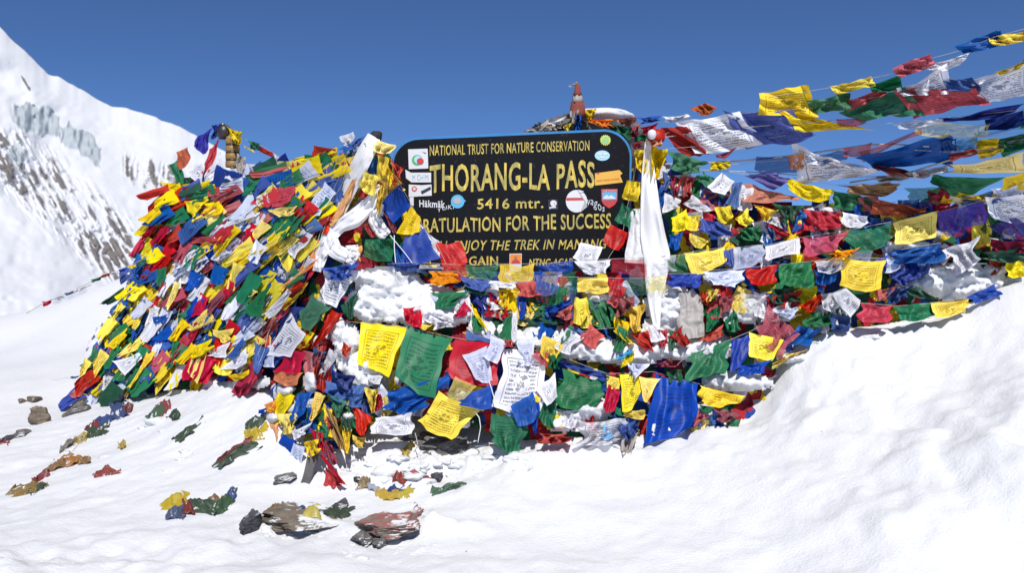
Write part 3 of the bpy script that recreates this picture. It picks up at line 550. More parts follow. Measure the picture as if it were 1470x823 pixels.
s = card(disc(827.5, 289, 15.3, 16.2, 32), SW, label='round white sticker with a red band and peeling corner'); card([(813, 284.2), (835, 284), (838, 287.5), (812.8, 288)], SRD, 'emblem', -0.0105, s)
card([(829.5, 272.6), (838, 274.8), (835, 277), (831, 276.5)], SW, 'peeling_corner', -0.013, s); card([(829, 273), (840, 288), (843, 297), (833, 305), (839, 290)], SGY, 'peeling_corner', -0.0115, s)
lettering('vagos', 843, 868, 284, 293, 297, 305, SW, offs=-0.004, shear=0.2, jit=0.3, dy=-0.007)
s = card([(863, 271.6), (886.5, 271.2), (886, 288), (882.5, 294), (874.5, 299.3), (867, 294.5), (863.4, 288.5)], SRD, label='red and blue shield sticker'); card([(864.6, 276), (885, 275.8), (884.6, 287), (865, 287.5)], SBL, 'emblem', -0.0105, s); card([(866, 283.5), (871, 279.8), (874, 282.5), (877, 280.2), (883, 284), (883, 285.8), (866, 286)], SW, 'emblem', -0.0125, s)
lettering('VIETNAM', 865, 884.5, 273, 275.2, 272.8, 275, SW, 'lettering', s, -0.0105, 0.0)
s = card([(786.8, 287), (800.5, 286.5), (801, 301), (787.5, 301.5)], SDK, label='small dark sticker with a white round head'); card(disc(794.5, 292, 4.6, 4.4), SW, 'emblem', -0.0105, s); card(disc(796, 292.6, 0.9, 0.9, 8), SRD, 'emblem', -0.0125, s); card(disc(789.8, 298.6, 1.4, 1.4, 8), SW, 'emblem', -0.0105, s); card([(791, 296.5), (797.5, 296.5), (798.5, 298.5), (791.5, 299)], SW, 'emblem', -0.0105, s)
s = card([(731.5, 364.5), (749, 364.2), (748.5, 390), (731.2, 390)], SW, label='small orange portrait card of a seated person in a red robe'); card([(732.4, 365.4), (748.2, 365.2), (747.8, 378.8), (732.2, 378.8)], SPO, 'picture', -0.0105, s)
card([(734, 378.5), (735.5, 374.5), (738.5, 373), (742.5, 373), (745.5, 374.8), (746.8, 378.4)], SRD, 'picture', -0.0125, s); card(disc(740.3, 370.4, 2.3, 2.9, 14), SSK, 'picture', -0.0135, s)

# ------------------------------------------------------------------ strings of flags in front of the sign and over the right of the heap
string('string of thin flags tied straight across the foot of the black sign', [
    ('bt', [(556, 379), (600, 377), (600, 388), (556, 390)]), ('wt', [(600, 377), (634, 379), (634, 388), (600, 386)]), ('rs', [(634, 379), (669, 381), (668, 404), (634, 400)]), ('gs', [(669, 381), (718, 379), (716, 401), (669, 402)]), ('ys', [(718, 379), (769, 379), (764, 408), (716, 407)], 0.008, 'yellow flag with a dark printed horse'), ('bs', [(770, 379), (823, 375), (822, 395), (769, 397)]), ('w', [(823, 375), (876, 372), (874, 394), (840, 396)]),
    ('rt', [(877, 372), (931, 370), (930, 397), (877, 396)], 0.006, 'see-through red flag over a white scarf'), ('wt', [(932, 369), (972, 367), (971, 391), (932, 392)]), ('gs', [(955, 368), (984, 365), (987, 391), (963, 392)]), ('y', [(981, 364), (1039, 355), (1043, 380), (992, 394)], 0.01, 'bright yellow printed flag'), ('b', [(1039, 359), (1052, 357), (1054, 384), (1040, 380)]), ('ls', [(1052, 356), (1097, 351), (1098, 375), (1054, 388)]),
    ('w', [(1097, 353), (1150, 341), (1151, 365), (1101, 376)], 0.006, 'white flag with a printed horse'), ('ps', [(1150, 341), (1217, 331), (1214, 359), (1152, 370)], 0.012, 'pink see-through flag'), ('gs', [(1217, 331), (1281, 318), (1282, 358), (1217, 359)]), ('y', [(1281, 319), (1345, 305), (1348, 345), (1283, 351)], 0.008, 'yellow flag with a printed horse'), ('vs', [(1345, 305), (1412, 288), (1416, 321), (1353, 348)]), ('w', [(1412, 286), (1490, 271), (1490, 312), (1419, 322)]), ('b', [(1490, 271), (1560, 258), (1560, 298), (1490, 312)])], off=0.12, group='prayer flag strings stretched over the heap')
string('lower string of thin flags sagging from the snow lump to the snow bank', [
    ('o', [(615, 390), (658, 390), (664, 413), (617, 410)], 0.02, 'orange flag rolled over its cord'), ('b', [(663, 396), (702, 402), (703, 419), (662, 411)]), ('w', [(700, 403), (739, 407), (738, 416), (702, 412)]), ('r', [(740, 407), (767, 402), (786, 424), (741, 423)]), ('bs', [(767, 396), (804, 397), (803, 424), (767, 423)]), ('gt', [(804, 398), (830, 398), (829, 425), (803, 424)]),
    ('y', [(830, 399), (872, 398), (872, 421), (829, 420)], 0.02, 'yellow flag rolled double'), ('rs', [(872, 399), (896, 400), (897, 425), (872, 424)]), ('gt', [(896, 400), (930, 400), (930, 423), (896, 423)]), ('yt', [(930, 398), (958, 395), (958, 418), (930, 421)]), ('b', [(958, 393), (1011, 393), (1010, 415), (958, 415)]), ('l', [(1011, 389), (1069, 385), (1062, 419), (1012, 408)]), ('r', [(1069, 385), (1119, 380), (1118, 404), (1069, 413)]), ('g', [(1119, 380), (1166, 375), (1167, 414), (1117, 412)], 0.02),
    ('ws', [(1169, 375), (1212, 367), (1211, 394), (1174, 391)]), ('y', [(1212, 370), (1273, 371), (1264, 420), (1203, 411)], 0.010, 'large bright yellow printed flag'), ('l', [(1273, 371), (1292, 370), (1291, 389), (1270, 392)]), ('b', [(1282, 360), (1350, 349), (1350, 380), (1280, 378)], 0.03)], off=0.15, group='prayer flag strings stretched over the heap')
string('short string of red, green, yellow and blue flags ending in the snow bank', [
    ('w', [(1193, 422), (1214, 413), (1239, 434), (1220, 457)], 0.01, 'white flag hanging by one corner'), ('r', [(1235, 435), (1283, 439), (1279, 468), (1233, 461)]), ('g', [(1283, 440), (1335, 436), (1334, 460), (1285, 459)]), ('y', [(1335, 435), (1389, 429), (1394, 447), (1342, 462)]), ('b', [(1386, 427), (1429, 406), (1444, 421), (1395, 440)])], off=0.17, group='prayer flag strings stretched over the heap')
string('slanting string of blue and yellow flags down the near edge of the sign', [
    ('b', [(573, 267), (590, 297), (562, 320), (550, 291)], 0.008), ('y', [(590, 297), (602, 313), (600, 334), (572, 333)], 0.01), ('b', [(583, 343), (606, 331), (630, 370), (579, 377)], 0.01), ('w', [(604, 322), (629, 348), (630, 365), (612, 336)]), ('r', [(627, 350), (660, 348), (671, 382), (640, 386)], 0.01)], cord=[(566, 250), (575, 266), (592, 296), (606, 322), (628, 352), (646, 392)], off=0.10, tw=0.03, grow=1.14)
string('slanting string of yellow, green, red and white flags by the white scarf', [
    ('y', [(899, 258), (921, 262), (919, 291), (892, 290)], 0.02), ('g', [(892, 291), (912, 302), (911, 331), (880, 318)]), ('r', [(876, 322), (903, 334), (889, 362), (866, 347)], 0.008), ('w', [(832, 347), (865, 356), (854, 389), (820, 373)], 0.01, 'white flag blown out over the board')], cord=[(914, 235), (908, 262), (900, 300), (893, 340), (875, 368), (862, 395)], off=0.10)
string('highest string of small flags streaming into the sky', [
    ('y', [(1198, 124), (1244, 112), (1250, 124), (1205, 135)], 0.03), ('g', [(1252, 124), (1290, 108), (1290, 127), (1256, 133)], 0.03), ('r', [(1286, 96), (1332, 79), (1337, 93), (1296, 108)], 0.03), ('w', [(1327, 97), (1387, 77), (1374, 93), (1340, 99)], 0.03), ('b', [(1378, 64), (1429, 45), (1433, 65), (1389, 77)], 0.02), ('y', [(1424, 54), (1472, 46), (1472, 55), (1434, 64)], 0.03), ('r', [(1474, 44), (1515, 30), (1520, 44), (1478, 56)], 0.02)],
    cord=[(1098, 140), (1160, 131), (1200, 124), (1246, 113), (1290, 104), (1332, 85), (1380, 72), (1430, 52), (1520, 28)], off=0.0, group='strings of flags flying against the sky', tw=0.05, grow=1.26, fold=0.03)
string('string of large flags flying straight out from the top of the scarf', [
    ('m', [(955, 190), (988, 186), (1018, 221), (985, 222)], 0.02), ('w', [(985, 180), (1053, 164), (1087, 204), (1010, 217)], 0.02), ('b', [(1054, 163), (1128, 161), (1158, 194), (1078, 207)], 0.02), ('y', [(1097, 136), (1156, 129), (1166, 168), (1094, 160)], 0.03, 'yellow flag folded up by the wind'), ('y', [(1128, 160), (1166, 166), (1242, 184), (1158, 196)], 0.02), ('g', [(1165, 145), (1216, 137), (1217, 156), (1165, 165)], 0.03), ('r', [(1214, 145), (1266, 129), (1268, 136), (1218, 157)], 0.03), ('g', [(1220, 159), (1290, 128), (1318, 166), (1239, 177)], 0.03), ('w', [(1293, 127), (1352, 98), (1364, 132), (1302, 139)], 0.03), ('r', [(1299, 132), (1394, 131), (1411, 151), (1320, 165)], 0.02), ('b', [(1358, 113), (1394, 113), (1403, 131), (1364, 131)], 0.02), ('w', [(1394, 120), (1475, 90), (1475, 138), (1413, 148)], 0.02, 'large white printed flag'), ('y', [(1436, 101), (1478, 83), (1478, 93), (1440, 106)], 0.02), ('g', [(1478, 90), (1550, 70), (1550, 110), (1480, 130)], 0.02)],
    cord=[(935, 205), (960, 190), (1050, 164), (1100, 160), (1165, 155), (1220, 150), (1290, 128), (1355, 112), (1400, 116), (1470, 92), (1550, 70)], off=0.0, group='strings of flags flying against the sky', tw=0.05, grow=1.26, fold=0.02)
string('string with a torn yellow fringe and dark twisted flags below the big red flag', [
    ('rs', [(1205, 172), (1240, 170), (1240, 178), (1208, 180)]), ('ws', [(1290, 178), (1358, 168), (1355, 176), (1300, 184)]), ('n', [(1359, 168), (1460, 154), (1440, 164), (1362, 174)], 0.03), ('n', [(1419, 172), (1472, 158), (1472, 180), (1421, 187)], 0.02), ('yt', [(1323, 181), (1413, 177), (1410, 191), (1325, 195)], 0.02, 'frayed yellow flag'), ('gt', [(1404, 190), (1470, 176), (1470, 186), (1410, 196)], 0.02), ('b', [(1475, 158), (1540, 145), (1540, 170), (1475, 180)], 0.02)],
    cord=[(950, 214), (1060, 206), (1200, 182), (1320, 174), (1470, 157), (1540, 145)], off=0.03, group='strings of flags flying against the sky', tw=0.05, grow=1.26)
string('string with a wide blue flag and a crumpled white flag in mid air', [
    ('ns', [(1091, 227), (1133, 226), (1137, 244), (1088, 244)], 0.02), ('os', [(1133, 226), (1152, 222), (1152, 240), (1137, 243)], 0.02), ('w', [(1147, 212), (1200, 230), (1258, 246), (1156, 258)], 0.03), ('es', [(1240, 214), (1316, 191), (1318, 196), (1250, 226)], 0.02), ('b', [(1243, 226), (1352, 198), (1362, 238), (1276, 241)], 0.025), ('m', [(1252, 235), (1285, 240), (1327, 249), (1282, 252)], 0.03), ('c', [(1370, 202), (1400, 197), (1398, 214), (1368, 216)], 0.02), ('y', [(1400, 204), (1430, 200), (1428, 212), (1402, 214)], 0.02), ('g', [(1432, 204), (1476, 192), (1476, 204), (1434, 216)], 0.03)],
    cord=[(1030, 232), (1092, 227), (1150, 221), (1240, 212), (1320, 200), (1375, 200), (1470, 190), (1560, 170)], off=0.03, group='strings of flags flying against the sky', tw=0.05, grow=1.26, fold=0.02)
string('string with long yellow printed flags stretched toward the edge of the snow', [
    ('v', [(1066, 250), (1117, 246), (1135, 258), (1111, 275)], 0.02), ('e', [(1069, 262), (1114, 275), (1151, 288), (1060, 298)], 0.02), ('y', [(1138, 255), (1196, 272), (1185, 293), (1121, 272)], 0.015), ('t', [(1201, 267), (1283, 258), (1296, 271), (1252, 283)], 0.03), ('g', [(1198, 273), (1258, 286), (1245, 307), (1188, 294)], 0.02), ('gs', [(1297, 272), (1354, 269), (1353, 294), (1302, 287)], 0.02), ('ys', [(1354, 274), (1436, 277), (1416, 293), (1356, 294)], 0.02), ('g', [(1343, 249), (1441, 254), (1380, 281), (1335, 264)], 0.02), ('y', [(1362, 236), (1472, 221), (1472, 250), (1364, 247)], 0.01, 'long yellow printed flag'), ('y', [(1440, 254), (1474, 247), (1474, 274), (1436, 277)], 0.01), ('b', [(1474, 222), (1550, 205), (1550, 250), (1474, 262)], 0.02), ('m', [(1330, 276), (1362, 262), (1368, 282), (1336, 296)], 0.02), ('b', [(1380, 284), (1440, 272), (1440, 294), (1384, 302)], 0.02), ('l', [(1420, 272), (1476, 262), (1476, 290), (1424, 296)], 0.02), ('r', [(1232, 284), (1262, 280), (1262, 300), (1236, 304)], 0.02)],
    cord=[(1030, 244), (1066, 250), (1138, 255), (1200, 266), (1290, 262), (1362, 238), (1472, 221), (1550, 205)], off=0.07, group='prayer flag strings stretched over the heap', fold=0.02)
string('string of fine small flags trailing over the snow ridge behind the heap', [
    ('r', [(60, 433), (75, 430), (72, 437), (62, 441)]), ('w', [(78, 428), (92, 423), (94, 428), (80, 434)]), ('n', [(92, 421), (106, 417), (107, 421), (94, 425)]), ('w', [(107, 416), (130, 407), (131, 411), (108, 421)]), ('g', [(130, 402), (147, 396), (146, 402), (132, 407)]), ('r', [(143, 396), (158, 391), (158, 396), (146, 400)]), ('w', [(158, 391), (170, 388), (171, 393), (160, 397)]), ('b', [(170, 387), (182, 384), (183, 388), (171, 391)]), ('y', [(183, 383), (196, 379), (197, 384), (185, 388)]), ('g', [(196, 377), (210, 370), (212, 378), (198, 384)])],
    cord=[(38, 450), (62, 436), (100, 420), (140, 400), (180, 384), (215, 368)], off=1.2, r=0.004, group='strings of flags tied to the far end of the heap', fold=0.02)
string('string from the bronze post with green, red and white flags toward the scarves', [
    ('y', [(348, 207), (362, 214), (366, 218), (352, 212)], 0.02), ('g', [(354, 200), (374, 206), (372, 217), (360, 214)], 0.03), ('r', [(370, 208), (394, 220), (390, 226), (371, 217)], 0.02), ('w', [(392, 220), (424, 236), (418, 240), (394, 228)], 0.02), ('g', [(402, 232), (430, 240), (424, 250), (408, 246)], 0.02), ('g', [(436, 222), (466, 222), (460, 230), (434, 234)], 0.02), ('r', [(449, 209), (485, 214), (482, 222), (452, 228)], 0.03), ('bs', [(484, 214), (512, 200), (514, 212), (490, 222)], 0.02)],
    cord=[(340, 196), (372, 207), (400, 224), (430, 236), (462, 226), (500, 212), (530, 200)], off=0.05, group='strings of flags tied to the far end of the heap', fold=0.02)
string('front row of large printed flags hung across the snowy ledge', [
    ('y', [(519, 463), (583, 470), (556, 541), (510, 531)], 0.008, 'large yellow flag, snow on its edge'), ('g', [(584, 471), (650, 484), (622, 570), (558, 562)], 0.008, 'large green flag with a printed horse'), ('r', [(650, 486), (727, 497), (712, 566), (643, 540)], 0.008, 'large red flag'), ('w', [(723, 498), (787, 507), (776, 592), (704, 590)], 0.008, 'large white flag with a printed horse'), ('b', [(807, 514), (872, 537), (872, 548), (804, 528)], 0.03, 'blue flag rolled along the cord'), ('g', [(807, 529), (871, 548), (860, 580), (798, 592)], 0.012, 'large dark green flag'), ('y', [(871, 538), (892, 543), (890, 560), (870, 556)], 0.01)],
    cord=[(500, 462), (584, 470), (650, 485), (725, 497), (788, 506), (872, 537), (938, 534), (1005, 552)], off=0.075, group='prayer flag strings stretched over the heap')
string('string of big flags sagging from the ledge up to the red see-through flag', [
    ('g', [(986, 511), (1051, 488), (1048, 541), (979, 551)], 0.012, 'green flag with a printed figure'), ('b', [(1051, 489), (1077, 477), (1075, 516), (1050, 534)], 0.01), ('y', [(1077, 477), (1124, 488), (1107, 518), (1075, 515)], 0.01), ('b', [(1051, 524), (1110, 518), (1097, 540), (1054, 536)], 0.012), ('rs', [(1103, 436), (1149, 479), (1122, 516), (1082, 472)], 0.02, 'red flag with the sun through it'), ('b', [(1146, 466), (1182, 474), (1164, 500), (1122, 492)], 0.02), ('y', [(1128, 508), (1160, 503), (1106, 533), (1112, 520)], 0.02)],
    cord=[(968, 528), (986, 511), (1051, 487), (1077, 476), (1105, 462), (1150, 452)], off=0.085, group='prayer flag strings stretched over the heap')

string('tattered string of thin dark flags between the flying yellow flag and the blue one', [
    ('bs', [(1165, 224), (1215, 216), (1215, 232), (1168, 240)], 0.02), ('es', [(1210, 214), (1250, 206), (1248, 222), (1214, 228)], 0.02), ('n', [(1350, 204), (1372, 200), (1372, 216), (1352, 218)], 0.02), ('r', [(1362, 220), (1402, 212), (1400, 224), (1366, 232)], 0.03), ('y', [(1404, 218), (1440, 208), (1440, 218), (1408, 228)], 0.03), ('g', [(1436, 212), (1478, 200), (1476, 214), (1440, 224)], 0.03), ('w', [(1310, 246), (1360, 236), (1358, 248), (1314, 256)], 0.03), ('k', [(1260, 254), (1308, 246), (1306, 256), (1264, 262)], 0.03), ('b', [(1480, 200), (1550, 180), (1550, 205), (1480, 220)], 0.03)],
    cord=[(1030, 238), (1165, 226), (1250, 212), (1360, 218), (1440, 208), (1550, 182)], off=0.05, group='strings of flags flying against the sky', tw=0.06, grow=1.1, fold=0.02)
def tangle(label, x0, x1, y0, y1, n_, size, seed, off=(0.02, 0.055), slope=0.0, cols='rgbywrgbywlmnd'):
    r_ = random.Random(seed); fl, cord = [], []
    for i in range(n_):
        x = x0 + (x1 - x0) * (i + 0.5) / n_ + r_.uniform(-6, 6); y = r_.uniform(y0, y1) + slope * (x - x0); cord.append((x, y))
        a = R(r_.gauss(95, 22)); L = size * r_.uniform(0.7, 1.3); wd = size * r_.uniform(0.6, 1.1); d = np.array([math.cos(a), math.sin(a)]); q = np.array([-d[1], d[0]]); p = np.array([x, y])
        fl.append((r_.choice(cols), [tuple(p + q * wd / 2), tuple(p - q * wd / 2), tuple(p + d * L - q * wd * r_.uniform(0.3, 0.6)), tuple(p + d * L + q * wd * r_.uniform(0.3, 0.6))], r_.uniform(0.012, 0.02), None, r_.uniform(*off)))
    string(label, fl, cord, off=off[0], group='tangled strings of crumpled flags', tw=0.25, fold=0.03)
tangle('tangled string of crumpled flags just under the lower sign string', 625, 905, 405, 428, 13, 32, 1)
tangle('second tangled string, crumpled close to the snowy ledge under the sign', 690, 910, 430, 450, 11, 30, 2)
tangle('tangled string of crumpled flags left of the short red and green string', 985, 1225, 408, 440, 12, 32, 3)
tangle('tangled string of crumpled flags behind the pink see-through flag', 985, 1345, 300, 335, 16, 36, 4, slope=-0.02)
tangle('tangled string of crumpled flags under the folded blue flag and pink flag', 965, 1300, 350, 385, 14, 32, 5, slope=-0.05)
tangle('tangled string of flags filling the shade behind the green horse flag', 470, 700, 548, 580, 11, 34, 6, off=(-0.01, 0.02))
tangle('tangled string along the very foot of the ledge by the lilac flag', 765, 1070, 585, 604, 13, 28, 7)
tangle('tangled string on the slope corner above the grey stake', 392, 520, 555, 600, 9, 32, 8)
tangle('tangled string where the far slope meets the big white printed flag', 388, 470, 455, 520, 8, 34, 9)
tangle('tangled string by the snow bank under dark blue roll', 1270, 1480, 345, 372, 10, 30, 10, slope=-0.05)
tangle('tangled string of wide flags over the ridge under the flying strings', 1160, 1490, 278, 300, 13, 38, 15, off=(0.02, 0.05), slope=-0.03)
tangle('second tangled string of wide flags under the flying strings', 1100, 1480, 296, 316, 14, 38, 16, off=(0.03, 0.06), slope=-0.02)
tangle('loose string of few flags lying over the snowy ledge', 700, 990, 462, 492, 8, 30, 17, off=(0.10, 0.13))
tangle('tangled string in the notch between scarf and flat green flag', 955, 1080, 245, 290, 9, 30, 11)
tangle('tangled string of flags behind the left scarves and pole', 462, 560, 215, 300, 9, 34, 12)
tangle('string of crumpled flags along the ridge from bronze post to scarves', 292, 505, 236, 248, 16, 38, 13, off=(0.05, 0.16), slope=-0.06)
tangle('second string of crumpled flags just below the ridge', 262, 480, 262, 280, 15, 40, 14, off=(0.06, 0.18), slope=-0.04)

# ------------------------------------------------------------------ scarves
ribbon('w', [(930, 203, 9), (931, 245, 19), (934, 300, 28), (940, 355, 37), (942, 392, 32), (940, 430, 20), (943, 474, 9)], 'long white scarf hanging straight down from a knot beside the sign', 0.12, 0.017, kf=2.3)
ribbon('w', [(912, 300, 14), (914, 335, 24), (912, 378, 34)], 'broad white scarf end half behind the longest scarf', 0.10, 0.012)
ribbon('w', [(537, 196, 20), (519, 232, 26), (500, 275, 22), (482, 312, 17), (472, 330, 9)], 'straight white scarf with orange stain slanting down the wooden pole', 0.14, 0.02)
ribbon('o', [(508, 258, 4), (498, 282, 10), (486, 306, 10), (474, 324, 5)], 'narrow orange scarf strip lying on the straight white scarf', 0.185, 0.012)
ribbon('w', [(548, 268, 12), (530, 292, 22), (508, 312, 26), (486, 326, 24), (474, 340, 24), (480, 358, 26), (498, 370, 20)], 'bulky white scarf swept sideways into a loop under the printed yellow flag', 0.15, 0.03)
ribbon('w', [(545, 292, 16), (538, 312, 20), (546, 330, 20), (556, 338, 16)], 'short white scarf bunched against the sign string', 0.13, 0.03)
ribbon('w', [(476, 328, 12), (468, 350, 20), (460, 372, 18), (455, 390, 12)], 'knotted white scarf tail hanging over lower blue bundle', 0.14, 0.03)
ribbon('o', [(468, 338, 14), (458, 358, 16), (444, 378, 14), (420, 402, 10)], 'orange yellow scarf tail streaming toward the flag slope', 0.12, 0.02)
ribbon('w', [(505, 352, 18), (506, 366, 20), (500, 378, 14)], 'small crumpled white scarf end above the blue flags', 0.13, 0.03)
ribbon('k', [(985, 418, 22), (992, 440, 34), (992, 462, 36), (996, 486, 30)], 'dirty grey cloth bag slumped among flags beside the white scarf', 0.10, 0.014, 'cloth_bag', 'bag', None)

